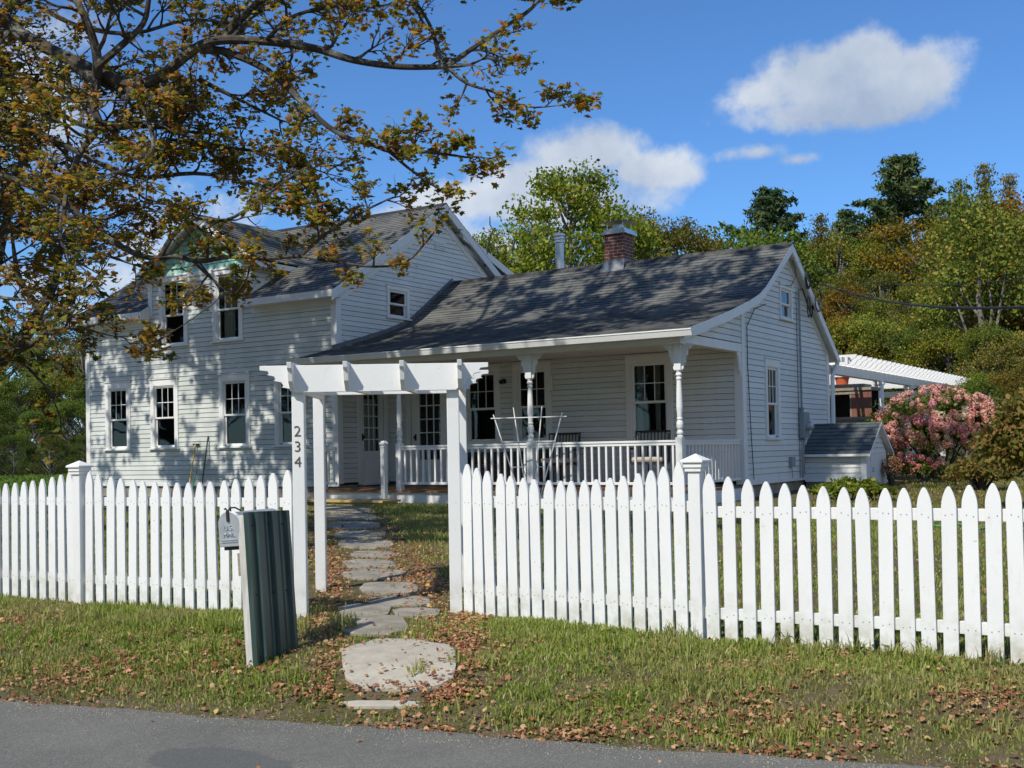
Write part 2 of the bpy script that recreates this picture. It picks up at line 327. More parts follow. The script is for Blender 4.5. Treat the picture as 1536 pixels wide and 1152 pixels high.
def kid(o,parent):     # parent keeping world coordinates: parent must sit unrotated
    o.parent=parent; o.matrix_parent_inverse=Matrix.Translation(parent.location).inverted(); return o
def npmesh(name,V,F,m,parent=None,smooth=False):
    """V (n,3) float, F (m,k) int"""
    me=bpy.data.meshes.new(name); n=len(V); k=F.shape[1]; me.vertices.add(n); me.vertices.foreach_set('co',V.astype(np.float32).ravel())
    me.loops.add(F.size); me.loops.foreach_set('vertex_index',F.astype(np.int32).ravel()); me.polygons.add(len(F))
    me.polygons.foreach_set('loop_start',np.arange(0,F.size,k,dtype=np.int32)); me.polygons.foreach_set('loop_total',np.full(len(F),k,dtype=np.int32))
    me.materials.append(M_[m] if isinstance(m,str) else m)
    me.update(calc_edges=True); me.validate()
    o=bpy.data.objects.new(name,me); col.objects.link(o)
    if parent: o.parent=parent
    return o
def rots(n,tilt=1.0,yaw=None,r=None):
    """random rotation matrices; tilt 1 = any direction, small = nearly flat"""
    r=r or rng; yaw=r.uniform(0,2*np.pi,n) if yaw is None else yaw
    th=np.arccos(1-r.uniform(0,1,n)*(1-np.cos(np.pi*.95)))*tilt if tilt>=1 else np.abs(r.normal(0,tilt,n)); ph=r.uniform(0,2*np.pi,n)
    ax=np.stack([np.cos(ph),np.sin(ph),np.zeros(n)],1); c=np.cos(th)[:,None,None]; s=np.sin(th)[:,None,None]
    K=np.zeros((n,3,3)); K[:,0,1]=-ax[:,2];K[:,0,2]=ax[:,1];K[:,1,0]=ax[:,2];K[:,1,2]=-ax[:,0];K[:,2,0]=-ax[:,1];K[:,2,1]=ax[:,0]
    A=np.eye(3)[None]*c+s*K+(1-c)*ax[:,:,None]*ax[:,None,:]
    Z=np.zeros((n,3,3)); Z[:,0,0]=np.cos(yaw);Z[:,0,1]=-np.sin(yaw);Z[:,1,0]=np.sin(yaw);Z[:,1,1]=np.cos(yaw);Z[:,2,2]=1
    return A@Z
def scatter(name,T,TF,P,Rm,S,m,parent=None):
    n=len(P); k=len(T); V=np.einsum('nij,kj->nki',Rm,T)*S[:,None,None]+P[:,None,:]
    F=(TF[None]+ (np.arange(n)*k)[:,None,None]).reshape(-1,TF.shape[1])
    return npmesh(name,V.reshape(-1,3),F,m,parent)
# leaf templates
def star_leaf():
    out=[(0,-.42),(.10,-.20),(.38,-.30),(.30,-.05),(.52,.12),(.24,.20),(.20,.34),(0,.56),(-.20,.34),(-.24,.20),(-.52,.12),(-.30,-.05),(-.38,-.30),(-.10,-.20)]
    V=[(0,0,.05)]+[(x,y,-.22*abs(x)-.1*y*y) for x,y in out]; n=len(out)
    return np.array(V),np.array([(0,1+i,1+(i+1)%n) for i in range(n)])
STAR,STARF=star_leaf(); STAR=STAR*np.array([1,1,1.5])
STAR7=np.array([(0,0,.04),(0,-.45,0),(.35,-.25,-.08),(.5,.15,-.12),(.18,.2,0),(0,.55,-.1),(-.18,.2,0),(-.5,.15,-.12),(-.35,-.25,-.08)]); STAR7F=np.array([(0,1+i,1+(i+1)%8) for i in range(8)])
QL=np.array([(0,-.5,0),(.3,0,.06),(0,.5,0),(-.3,0,.06)]); QLF=np.array([(0,1,2,3)])
QB=np.array([(0,-.5,0),(.36,-.1,.08),(.1,.5,0),(-.32,.12,-.06)]); 

# ---------------------------------------------------------------- ground
ED0=Vector((-6.0,4.03)); EDD=(Vector((-1.4,5.07))-ED0).normalized(); EDN=Vector((-EDD.y,EDD.x))
def sstep(a,b,x): t=np.clip((x-a)/(b-a),0,1); return t*t*(3-2*t)
def wob(x,y): return np.sin(x*1.7+y*.6)*.5+np.sin(x*.7-y*1.9+1.3)*.3+np.sin(x*4.1+y*3.3)*.2
ROADZ=.2
def gz(x,y):
    x=np.asarray(x,float); y=np.asarray(y,float)
    d=(x-ED0.x)*EDN.x+(y-ED0.y)*EDN.y
    z=np.where(d<0,ROADZ-.03+.25*np.clip(d,-.2,0),0)
    up=ROADZ-.02+.20*sstep(-.1,1.0,d)+.06*sstep(.8,2.0,d)+.21*sstep(1.8,11,d)+.31*sstep(11,32,d)
    z=np.where(d<0,z+.03*0,up)
    z=np.where((d>-.25),np.where(d<0,ROADZ-.02+.1*d,z),z)
    z=z+wob(x,y)*.012*sstep(0,.6,d)
    z=z+wob(x*.15,y*.13)*.25*sstep(26,60,y)
    rise=sstep(38,130,y+.5*x)*9
    return z+rise
def ground():
    xs=np.concatenate([np.linspace(-400,-70,14),np.linspace(-60,-16,34),np.linspace(-15.6,2.4,181),np.linspace(3.5,40,30),np.linspace(50,300,12)])
    ys=np.concatenate([np.linspace(-60,1.5,14),np.linspace(1.7,9,148),np.linspace(9.15,20,60),np.linspace(21,60,44),np.linspace(66,600,30)])
    X,Y=np.meshgrid(xs,ys); Z=gz(X,Y); 
    V=np.stack([X,Y,Z],2).reshape(-1,3); nx=len(xs); ny=len(ys)
    i=np.arange(nx-1)[None,:]+np.arange(ny-1)[:,None]*nx; F=np.stack([i,i+1,i+nx+1,i+nx],2).reshape(-1,4)
    o=npmesh('ground',V,F,'soil'); tag(o,'grassy yard and verge of thin grass and bare soil',None,None,'structure')
    for p in o.data.polygons: p.use_smooth=True
ground()
def g1(x,y): return float(gz(x,y))
def hit(px,py):
    d=ray(px,py); t=3.
    for _ in range(60):
        x,y=d[0]*t,d[1]*t; z=EYE+d[2]*t; t+= (z-g1(x,y))/max(-d[2],1e-3)*.6
    return Vector((d[0]*t,d[1]*t,g1(d[0]*t,d[1]*t)))
def road():
    # wavering edge of the asphalt
    mb=MB(); top=[];bot=[]
    n=420
    for i in range(n):
        s=-45+70*i/(n-1); e=.02*math.sin(s*3.1)+.018*math.sin(s*7.7+1)+.012*math.sin(s*19)+.012*random.uniform(-1,1)
        p=ED0+EDD*s+EDN*(e); q=ED0+EDD*s-EDN*7.5
        top.append((p.x,p.y,ROADZ)); bot.append((q.x,q.y,ROADZ))
    mb.add(top+bot,[(i,n+i,n+i+1,i+1) for i in range(n-1)])
    # thin edge
    mb.add(top+[(x,y,z-.08) for x,y,z in top],[(i,i+1,n+i+1,n+i) for i in range(n-1)])
    tag(mb.build('road','asphalt'),'grey asphalt road with a darker patch at the bottom left',None,None,'structure')
road()
# sand and grit strip along the road edge
def grit():
    n=5200; s=rng.uniform(-3.5,6.5,n); d=rng.normal(.0,.10,n)-.03; X=ED0.x+EDD.x*s+EDN.x*d; Y=ED0.y+EDD.y*s+EDN.y*d
    Z=np.maximum(gz(X,Y),np.where(d<0,ROADZ,0)); T=np.array([(1,0,0),(-1,0,0),(0,1,0),(0,-1,0),(0,0,.8),(0,0,-.8)],float); F=np.array([(0,2,4),(2,1,4),(1,3,4),(3,0,4),(2,0,5),(1,2,5),(3,1,5),(0,3,5)])
    o=scatter('gravel',T,F,np.stack([X,Y,Z],1),rots(n),rng.uniform(.002,.007,n),'stone'); tag(o,'fine gravel scattered along the edge of the asphalt','gravel',None,'stuff')
grit()

# ---------------------------------------------------------------- clapboards, windows, roofs
EXP=.1016
def interval(poly,z):
    xs=[]
    n=len(poly)
    for i in range(n):
        (a,za),(b,zb)=poly[i],poly[(i+1)%n]
        if (za<=z<zb) or (zb<=z<za): xs.append(a+(b-a)*(z-za)/(zb-za))
    return (min(xs),max(xs)) if len(xs)>=2 else None
def clap(mb,plane,poly,holes=(),z0=.98,exp=EXP,scal=False):
    """plane=(axis,value,sign,): wall at axis=value facing sign; poly in (u,z)"""
    ax,val,sg=plane
    def P(u,z,off): return (u,val+sg*off,z) if ax==1 else (val+sg*off,u,z)
    zmin=min(p[1] for p in poly); zmax=max(p[1] for p in poly); k=0
    z=z0
    while z<zmin-exp*.99: z+=exp
    while z<zmax-.004:
        a=max(z,zmin); b=min(z+exp,zmax); ia=interval(poly,a+1e-4); ib=interval(poly,b-1e-3)
        if ia and ib:
            segs=[(0.,1.)]; mid=(a+b)/2; iv=interval(poly,mid)
            cuts=sorted((h[0],h[1]) for h in holes if h[2]<mid<h[3]); L0=min(ia[0],ib[0]); L1=max(ia[1],ib[1])
            cur=None; pieces=[]; start=None
            for h in cuts:
                pieces.append((start,h[0])); start=h[1]
            pieces.append((start,None))
            for s,e in pieces:
                a0=ia[0] if s is None else s; a1=ia[1] if e is None else e; b0=ib[0] if s is None else s; b1=ib[1] if e is None else e
                if a1-a0<.005 and b1-b0<.005: continue
                nsp=max(1,int((a1-a0)/3.2)+(random.random()<.5 and a1-a0>1.6)); ts=[0]+sorted(random.uniform(.1,.9) for _ in range(nsp-1))+[1]
                for t0,t1 in zip(ts,ts[1:]):
                    j=random.uniform(-.0016,.0016); o=.017+j; gq=.0012
                    A0=a0+(a1-a0)*t0+(gq if t0 else 0);A1=a0+(a1-a0)*t1-(gq if t1<1 else 0);B0=b0+(b1-b0)*t0+(gq if t0 else 0);B1=b0+(b1-b0)*t1-(gq if t1<1 else 0); w0=random.uniform(-.0012,.0012); w1=random.uniform(-.0012,.0012)
                    mb.add([P(A0,a+.001+w0,o),P(A1,a+.001+w1,o),P(B1,b-.006,.003),P(B0,b-.006,.003),P(A0,a+.001+w0,-.012),P(A1,a+.001+w1,-.012)],[(0,1,2,3) if (ax==1)==(sg<0) else (3,2,1,0),(4,5,1,0)])
        z+=exp
def frame_pt(ax,val,sg):
    return lambda u,z,off: Vector((u,val+sg*off,z)) if ax==1 else Vector((val+sg*off,u,z))
def pbox(mb,P,u0,u1,z0,z1,o0,o1):
    a=P(u0,z0,o0); b=P(u1,z1,o1); mb.box(a,b)
def window(parent,plane,u0,u1,z0,z1,kind='6/1',label=None,curtain=None,casing=.115,head=.14,zm=None):
    P=frame_pt(*plane); zm=zm or z0+(z1-z0)*.475
    mb=MB(); c=casing
    pbox(mb,P,u0-.05-c,u0-.05,z0-.06,z1+.05,0,.032); pbox(mb,P,u1+.05,u1+.05+c,z0-.06,z1+.05,0,.032)
    pbox(mb,P,u0-.05-c,u1+.05+c,z1+.05,z1+.05+head,0,.034); pbox(mb,P,u0-.07-c,u1+.07+c,z1+.05+head,z1+.075+head,-.0,.055)
    # jamb stops
    pbox(mb,P,u0-.05,u0-.035,z0-.03,z1+.05,-.06,.02); pbox(mb,P,u1+.035,u1+.05,z0-.03,z1+.05,-.06,.02); pbox(mb,P,u0-.035,u1+.035,z1+.035,z1+.05,-.06,.02)
    wn=mb.build('window','trim',parent,bevel=.004)
    if label: wn['label']=label
    s=MB(); pbox(s,P,u0-.09-c,u1+.09+c,z0-.095,z0-.06,0,.065); pbox(s,P,u0-.05,u1+.05,z0-.06,z0-.045,-.05,.045); s.build('sill','trim',wn,bevel=.004)
    # sashes: upper outer, lower inner
    for (a,b,o) in ((zm,z1,.0),(z0,zm,-.028)):
        q=MB(); t=.035; br=.045
        pbox(q,P,u0-t,u0,a-(.012),b+t*0+ (0 if b!=z1 else t),o-.03,o); pbox(q,P,u1,u1+t,a-.012,b+(0 if b!=z1 else t),o-.03,o)
        if b==z1: pbox(q,P,u0,u1,b,b+t,o-.03,o); pbox(q,P,u0,u1,a-.012,a+.022,o-.03,o)
        else: pbox(q,P,u0,u1,a-.045,a,o-.03,o); pbox(q,P,u0,u1,b-.022,b-.012,o-.03,o)
        sh=q.build('sash','trim',wn)
        g=MB(); aa=a+(.022 if b==z1 else 0); bb=b-(0 if b==z1 else .022)
        g.add([P(u0,aa,o-.016),P(u1,aa,o-.016),P(u1,bb,o-.016),P(u0,bb,o-.016)],[(0,1,2,3)]); g.build('glass_pane','glass',wn)
        if kind=='6/1' and b==z1:
            m=MB(); wd=.007
            for i in (1,2): x=u0+(u1-u0)*i/3; pbox(m,P,x-wd,x+wd,aa,bb,o-.024,o-.006)
            zz=(aa+bb)/2; pbox(m,P,u0,u1,zz-wd,zz+wd,o-.0235,o-.0065); m.build('muntins','trim',wn)
    rm=MB(); D=-.9; e=.35
    A=[P(u0-.036,z0-.046,-.061),P(u1+.036,z0-.046,-.061),P(u1+.036,z1+.036,-.061),P(u0-.036,z1+.036,-.061)]
    B=[P(u0-e,z0-e,D),P(u1+e,z0-e,D),P(u1+e,z1+.2,D),P(u0-e,z1+.2,D)]
    rm.add(A+B,[(0,1,5,4),(1,2,6,5),(2,3,7,6),(3,0,4,7),(4,5,6,7)]); rm.build('room_beyond','room',wn)
    if curtain:
        cm=MB(); 
        for (c0,c1) in curtain:
            n=26; vs=[]
            for i in range(n+1):
                x=u0+(u1-u0)*(c0+(c1-c0)*i/n); oo=-.13+.018*math.sin(i*1.55)+.008*math.sin(i*.7)
                vs+= [P(x,z0-.03,oo),P(x,z1+.03,oo*.9-.02)]
            cm.add(vs,[(2*i,2*i+2,2*i+3,2*i+1) for i in range(n)])
        cm.build('curtain','curtain',wn)
    return wn
def shingle_roof(parent,prof,x0,x1,m,name='roof',thick=.05,axis=0,row=.125,clipf=None):
    """prof: polyline (y,z) from eave up; rows laid as overlapping courses along x0..x1"""
    P=[Vector(p) for p in prof]; L=[0]
    for a,b in zip(P,P[1:]): L.append(L[-1]+(b-a).length)
    def at(s):
        s=max(0,min(L[-1],s))
        for i in range(len(P)-1):
            if s<=L[i+1]+1e-9:
                t=(s-L[i])/(L[i+1]-L[i]); d=(P[i+1]-P[i]).normalized(); nn=Vector((-d.y,d.x)); 
                if nn.y<0: nn=-nn
                return P[i].lerp(P[i+1],t),nn
        return P[-1],Vector((0,1))
    mb=MB(); uvs=[]; n=int(L[-1]/row)+1
    def W(x,p): return (x,p.x,p.y) if axis==0 else (p.x,x,p.y)
    for k in range(n):
        s0=k*row; s1=min(L[-1],s0+row)
        if s1-s0<.01: continue
        (p0,n0),(p1,n1)=at(s0),at(s1); a=p0+n0*.012; b=p1+n1*.003; c=p0+n0*.0
        xa0,xa1=(x0,x1) if not clipf else clipf(p0); xb0,xb1=(x0,x1) if not clipf else clipf(p1)
        nx=max(1,int((xa1-xa0)/.6)); 
        for i in range(nx):
            ta,tb=i/nx,(i+1)/nx; A0=xa0+(xa1-xa0)*ta;A1=xa0+(xa1-xa0)*tb;B0=xb0+(xb1-xb0)*ta;B1=xb0+(xb1-xb0)*tb
            mb.add([W(A0,a),W(A1,a),W(B1,b),W(B0,b),W(A0,c),W(A1,c)],[(0,1,2,3),(4,5,1,0)])
            uvs+=[(A0,s0+.001),(A1,s0+.001),(B1,s1-.001),(B0,s1-.001),(A0,s0+.001),(A1,s0+.001)]
    o=mb.build(name,m,parent,uvs=uvs)
    return o
def deck_under(mb,prof,x0,x1,th,drop=.004,axis=0):
    up=[(y,z-drop) for y,z in prof]; lo=[(y,z-th) for y,z in prof][::-1]
    mb.prism(up+lo,axis,x0,x1)

# ---------------------------------------------------------------- the house
house=thing('farmhouse','white clapboard farmhouse with a tall left wing and a low right wing with a porch','house',(0,0,0))
XW=-7.28; YW=18.8; XL=-15.02; YF=17.17; XLL=-22.65
wing=[(16.02,3.365),(17.0,3.60),(18.0,3.855),(18.8,4.08),(19.3,4.25),(19.6,4.40),(19.95,4.62),(21.12,5.40)]
wback=[(23.92,3.42),(21.12,5.40)]
# walls
lw=MB()
front_holes=[(-21.88,-21.25,1.78,3.14),(-20.34,-19.68,1.78,3.14),(-18.18,-17.51,1.78,3.14),(-16.58,-15.93,1.78,3.14),(-20.02,-19.35,4.02,5.41),(-18.34,-17.68,4.02,5.41)]
clap(lw,(1,YF,-1),[(XLL,1.0),(XL,1.0),(XL,4.66),(-17.31,4.66),(-17.31,5.56),(-20.48,5.56),(-20.48,4.66),(XLL,4.66)],front_holes)
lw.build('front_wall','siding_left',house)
sw=MB(); clap(sw,(0,XL,1),[(YF,1.0),(24.2,1.0),(24.2,4.66),(20.68,6.86),(YF,4.70)],[(18.83,19.43,4.43,5.0),(17.84,18.62,.9,2.95)])
sw.build('side_wall','siding',house)
o=MB(); clap(o,(0,XLL,-1),[(YF,1.0),(24.2,1.0),(24.2,4.66),(20.68,6.86),(YF,4.70)]); o.build('far_side_wall','siding',house)
ww=MB(); clap(ww,(1,YW,-1),[(XL,.95),(XW,.95),(XW,3.30),(XL,3.30)],[(-13.03,-12.36,1.76,3.12),(-11.84,-11.2,1.76,3.12),(-9.39,-8.69,1.76,3.12),(-14.5,-13.5,.9,2.93)]); ww.build('porch_wall','siding',house)
gw=MB(); clap(gw,(0,XW,1),[(YW,.98),(23.65,.98),(23.65,3.50),(21.15,5.27),(19.62,4.27),(18.8,3.96)],[(20.0,20.56,1.73,3.02),(20.82,21.4,3.98,4.54)]); gw.build('gable_wall','siding',house)
pg=MB(); clap(pg,(0,XW,1),[(16.33,3.36),(YW,3.36),(YW,3.965),(18.0,3.74),(17.0,3.50)],z0=3.36); pg.build('porch_gable','siding',house)
bk=MB(); bk.box((XLL+.01,24.19,.9),(XL-.01,24.2,4.66)); bk.box((XL,23.63,.9),(XW-.02,23.65,3.5)); bk.build('back_wall','siding',house)
# corner boards, friezes, rake boards
t=MB()
def cb(x,y,sx,sy,z0,z1,w=.12):   # L-shaped corner board, outward signs sx, sy
    t.box((x+sx*.0,y,z0),(x-sx*w,y+sy*.028,z1)); t.box((x,y+sy*.0275,z0),(x+sx*.028,y-sy*w,z1))
for args in ((XLL,YF,-1,-1,.98,4.62),(XL,YF,1,-1,.98,4.66),(XW,YW,1,-1,.92,3.95,.13),(XW,23.65,1,1,.95,3.46)):
    t=MB(); cb(*args); t.build('corner_board','trim',house,bevel=.003)
def trimpiece(nm,*bx):
    t=MB()
    for q in bx: t.box(*q)
    t.build(nm,'trim',house,bevel=.003)
trimpiece('dormer_corner_board',((-20.49,YF-.028,4.7),(-20.36,YF,5.55)))
trimpiece('dormer_corner_board',((-17.43,YF-.028,4.7),(-17.272,YF,5.55)))
trimpiece('gable_base_trim',((-20.36,YF-.025,5.47),(-17.43,YF,5.56)))
trimpiece('water_table',((XLL-.02,YF-.03,.93),(XL+.03,YF,1.0))); trimpiece('water_table',((XW,YW-.03,.90),(XW+.03,23.68,.985)))
trimpiece('frieze_board',((XLL,YF-.02,4.5),(-20.49,YF,4.64))); trimpiece('frieze_board',((-17.3,YF-.02,4.52),(XL-.001,YF,4.64)))
# foundation
fd=MB(); fd.box((XLL+.03,YF+.02,.3),(XL-.03,24.1,.95)); fd.box((XL,YW+.03,.3),(XW-.04,23.6,.92)); fd.build('foundation','stone',house)
# main roof
mr=MB(); rf=[(16.87,4.77),(20.68,7.08)]; rb=[(24.5,4.77),(20.68,7.08)]
roofm=bpy.data.objects.new('tall_roof',None); col.objects.link(roofm); roofm.parent=house
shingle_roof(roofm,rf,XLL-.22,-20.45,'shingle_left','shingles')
shingle_roof(roofm,rf,-17.28,XL+.2,'shingle','shingles')
k=(7.08-4.77)/(20.68-16.87); mid=[(17.35,4.77+k*.48),(20.68,7.08)]
shingle_roof(roofm,mid,-20.45,-17.28,'shingle','shingles')
shingle_roof(roofm,rb,XLL-.22,XL+.2,'shingle','shingles')
u=MB(); deck_under(u,rf,XLL-.2,-20.5,.10); deck_under(u,rf,-17.25,XL+.18,.10); deck_under(u,mid,-20.5,-17.25,.10); deck_under(u,rb,XLL-.2,XL+.18,.10)
u.box((XLL-.22,16.84,4.63),(-20.47,16.875,4.77)); u.box((-17.26,16.84,4.63),(XL+.2,16.875,4.77))
for x0,x1 in ((XL+.175,XL+.205),(XLL-.225,XLL-.195)):
    deck_under(u,[(16.85,4.76),(20.68,7.08-.01)],x0,x1,.20,.0); deck_under(u,[(20.68,7.07),(24.5,4.76)],x0,x1,.20,.0)
# frieze along rake on wall
for (a,b) in (((YF,4.68),(20.68,6.86)),((20.68,6.86),(24.2,4.68))):
    u.prism([(a[0],a[1]),(b[0],b[1]),(b[0],b[1]-.16),(a[0],a[1]-.16)],0,XL+.0,XL+.024)
# soffit front
u.box((XLL-.2,16.875,4.635),(-20.47,YF-.02,4.65)); u.box((-17.26,16.875,4.635),(XL+.17,YF-.02,4.65))
# eave return at left of dormer
u.prism([(16.87,4.77),(17.17,4.95),(17.17,4.64),(16.9,4.62)],0,-20.47,-20.44)
u.build('rake_boards','trim',roofm,bevel=.003)
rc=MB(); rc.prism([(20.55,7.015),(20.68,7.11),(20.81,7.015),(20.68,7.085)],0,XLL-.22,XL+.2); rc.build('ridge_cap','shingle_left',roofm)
# dormer
dm=bpy.data.objects.new('dormer',None); col.objects.link(dm); dm.parent=house
DX=-18.78; DZ=6.76; DE=5.62; DL=-20.58; DR=-16.98; DY0=16.93
def dclipR(p): # p=(x-profile) -> y range
    z=p.y; return (DY0,16.87+(z-4.77)/k+.1)
shingle_roof(dm,[(DR,DE),(DX,DZ)],0,1,'shingle','dormer_roof',axis=1,clipf=dclipR)
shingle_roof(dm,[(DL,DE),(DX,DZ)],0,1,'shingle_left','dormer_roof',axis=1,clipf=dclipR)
u=MB()
for xe,s in ((DR,1),(DL,-1)):
    ye=16.87+(DE-4.77)/k+.1; yr=16.87+(DZ-4.77)/k+.1
    a=Vector((xe,DY0+.02,DE-.003)); b=Vector((DX,DY0+.02,DZ-.003)); c=Vector((DX,yr,DZ-.003)); d=Vector((xe,ye,DE-.003)); dn=Vector((0,0,-.05))
    u.add([a,b,c,d,a+dn,b+dn,c+dn,d+dn],[(0,1,2,3),(7,6,5,4),(0,4,5,1),(3,2,6,7),(0,3,7,4)])
    # rake board
    rk=Vector((0,0,-.17)); f=Vector((0,-.03,0)); a=Vector((xe,DY0,DE)); b=Vector((DX,DY0,DZ+.0))
    u.add([a,b,b+rk,a+rk,a+f,b+f,b+rk+f,a+rk+f],[(0,1,2,3),(7,6,5,4),(0,4,5,1),(2,6,7,3),(0,3,7,4)])
    # eave fascia and soffit
    u.box((xe,DY0-.0305,DE-.16),(xe-s*.025,ye,DE-.004)); u.box((xe-s*.025,DY0,DE-.155),(xe-s*.30,ye,DE-.14))
u.build('dormer_trim','trim',dm,bevel=.003)
tg=MB(); clap(tg,(1,YF,-1),[(-20.42,5.56),(-17.36,5.56),(DX,6.58)],z0=5.56,exp=.12); tg.build('gable_shingles','teal',dm)
ds=MB(); clap(ds,(0,-17.31,1),[(YF,4.9),(YF,5.5),(18.25,5.5),(18.2,5.46)],z0=4.9); ds.build('dormer_cheek','siding',dm); ds=MB(); clap(ds,(0,-20.48,-1),[(YF,4.9),(YF,5.5),(18.25,5.5),(18.2,5.46)],z0=4.9); ds.build('dormer_cheek','siding',dm)
df=MB(); df.bar((-17.28,YF,4.99),(-17.28,18.25,5.64),.03,.09); df.build('cheek_trim','trim',dm)
# rear lean-to roof behind the tall gable
rr=bpy.data.objects.new('rear_roof',None); col.objects.link(rr); rr.parent=house
rp=[(24.6,5.48),(21.35,6.56)]; shingle_roof(rr,rp,-20.5,-14.85,'shingle','shingles')
u=MB(); deck_under(u,rp,-20.4,-14.86,.08); deck_under(u,rp,-14.86,-14.83,.17,0.); u.prism([(21.6,6.32),(24.2,5.45),(24.2,5.33),(21.6,6.2)],0,-15.3,-14.98); u.build('rake_board','trim',rr)
v=MB(); clap(v,(0,-15.1,1),[(21.2,6.4),(24.2,5.45),(24.2,4.6),(22.0,4.9)]); v.build('rear_side_wall','siding',rr)
# wing roof
rw=bpy.data.objects.new('wing_roof',None); col.objects.link(rw); rw.parent=house
split=7
lowp=wing[:4]
shingle_roof(rw,wing,XL+.02,XW+.17,'shingle','shingles'); shingle_roof(rw,[(p[0],p[1]) for p in wing[:2]]+[(17.16,3.638)],-15.15,XL+.02,'shingle','shingles')
shingle_roof(rw,wback,XL+.02,XW+.17,'shingle','shingles')
u=MB(); 
for i in range(len(wing)-1): deck_under(u,[wing[i],wing[i+1]],XL+.03,XW+.14,.09)
deck_under(u,wback,XL+.03,XW+.14,.09)
for i in range(len(wing)-1):
    a,b=wing[i],wing[i+1]; u.prism([(a[0],a[1]-.001),(b[0],b[1]-.001),(b[0],b[1]-.17),(a[0],a[1]-.15)],0,XW+.14,XW+.172)
u.prism([(23.92,3.419),(21.12,5.399),(21.12,5.22),(23.92,3.25)],0,XW+.14,XW+.172)
# frieze on wall
u.prism([(21.15,5.27),(23.65,3.50),(23.65,3.36),(21.15,5.09)],0,XW,XW+.024); 
for a,b in zip([(16.3,3.40)]+[(p[0],p[1]-.10) for p in wing[1:7]],[(p[0],p[1]-.10) for p in wing[1:7]]+[(21.15,5.27)]): u.prism([a,b,(b[0],b[1]-.13),(a[0],a[1]-.13)],0,XW,XW+.022)
u.build('rake_boards','trim',rw,bevel=.003)
rc=MB()
nr=26; 
for i in range(nr):
    x0=XL+.05+(XW+.17-XL-.05)*i/nr; x1=x0+(XW+.17-XL-.05)/nr+.01; lift=.004*(i%2)
    rc.prism([(20.98,5.32+lift),(21.12,5.425+lift),(21.26,5.335+lift),(21.12,5.40+lift)],0,x0,x1)
rc.build('ridge_cap','shingle',rw)
fl=MB(); 
for a,b in zip(wing[1:],wing[2:]): fl.prism([(a[0],a[1]+.01),(b[0],b[1]+.01),(b[0],b[1]+.1),(a[0],a[1]+.1)],0,XL+.012,XL+.03)
fl.build('step_flashing','lead',rw)
# gutter on the porch eave
gt=MB(); GX0,GX1=-15.2,XW+.33
gt.prism([(15.92,3.36),(16.03,3.36),(16.03,3.26),(15.95,3.26)],0,GX0,GX1)
gt.box((GX0,15.915,3.35),(GX1,15.93,3.372)); g=gt.build('gutter','trim',house,bevel=.004); g['label']='old white gutter with peeling worn paint along the porch eave'
# porch
porch=bpy.data.objects.new('porch',None); col.objects.link(porch); porch.parent=house
PY=16.36; DKZ=.90
d=MB()
nb=27
for i in range(nb):
    x0=-14.95+(7.66)*i/nb; d.box((x0+.003,16.22,DKZ-.035),(x0+7.66/nb-.003,YW,DKZ))
d.build('deck','deck',porch)
d=MB(); d.box((-14.93,16.27,.60),(XW,16.30,DKZ-.036)); d.box((XW-.03,16.3,.55),(XW-.001,YW-.03,DKZ-.036)); d.build('skirt_board','trim',porch)
d=MB(); d.box((-15.0,16.2,3.18),(XW+.02,16.42,3.345)); d.box((XW-.14,16.42,3.2),(XW+.019,YW,3.345)); d.build('beam','trim',porch,bevel=.004)
d=MB(); d.box((-15.0,16.42,3.30),(XW-.14,YW,3.33)); d.box((-15.15,16.0,3.335),(XW+.1,16.2,3.355)); d.build('ceiling','trim',porch)
def post(x,top=3.18):
    m=MB(); s=.055
    m.box((x-s,PY-s,DKZ),(x+s,PY+s,1.74)); m.box((x-s,PY-s,2.78),(x+s,PY+s,top))
    prof=[(1.74,.05),(1.76,.05),(1.775,.036),(1.79,.05),(1.81,.054),(1.83,.05),(1.845,.038),(1.86,.038),(1.89,.052),(1.94,.056),(1.98,.050),(2.0,.036),(2.02,.046),(2.035,.046),(2.05,.038),(2.2,.05),(2.45,.044),(2.62,.036),(2.64,.046),(2.66,.046),(2.675,.034),(2.70,.050),(2.72,.050),(2.74,.036),(2.76,.046),(2.78,.050)]
    m.lathe(prof,(x,PY,0),16)
    p=m.build('porch_post','trim',porch)
    b=MB()
    pr=[(.055,3.18),(.25,3.18),(.25,3.15),(.215,3.14),(.20,3.10),(.165,3.10),(.155,3.05),(.16,3.01),(.13,2.99),(.115,2.93),(.125,2.90),(.095,2.88),(.085,2.80),(.055,2.77)]
    for s2 in (1,-1): b.prism([(x+s2*a,z) for a,z in pr],1,PY-.018,PY+.018)
    b.prism([(PY+a,z) for a,z in pr],0,x-.018,x+.018)
    b.build('post_bracket','trim',p,bevel=.003)
for x in (-7.36,-10.07,-12.85,-14.67): post(x)
b=MB(); b.prism([(YW-a+.02,z) for a,z in [(.03,3.2),(.22,3.2),(.22,3.16),(.17,3.13),(.15,3.06),(.12,3.0),(.11,2.9),(.07,2.85),(.06,2.78),(.03,2.76)]],0,XW-.03,XW+.005); b.build('wall_bracket','trim',porch)
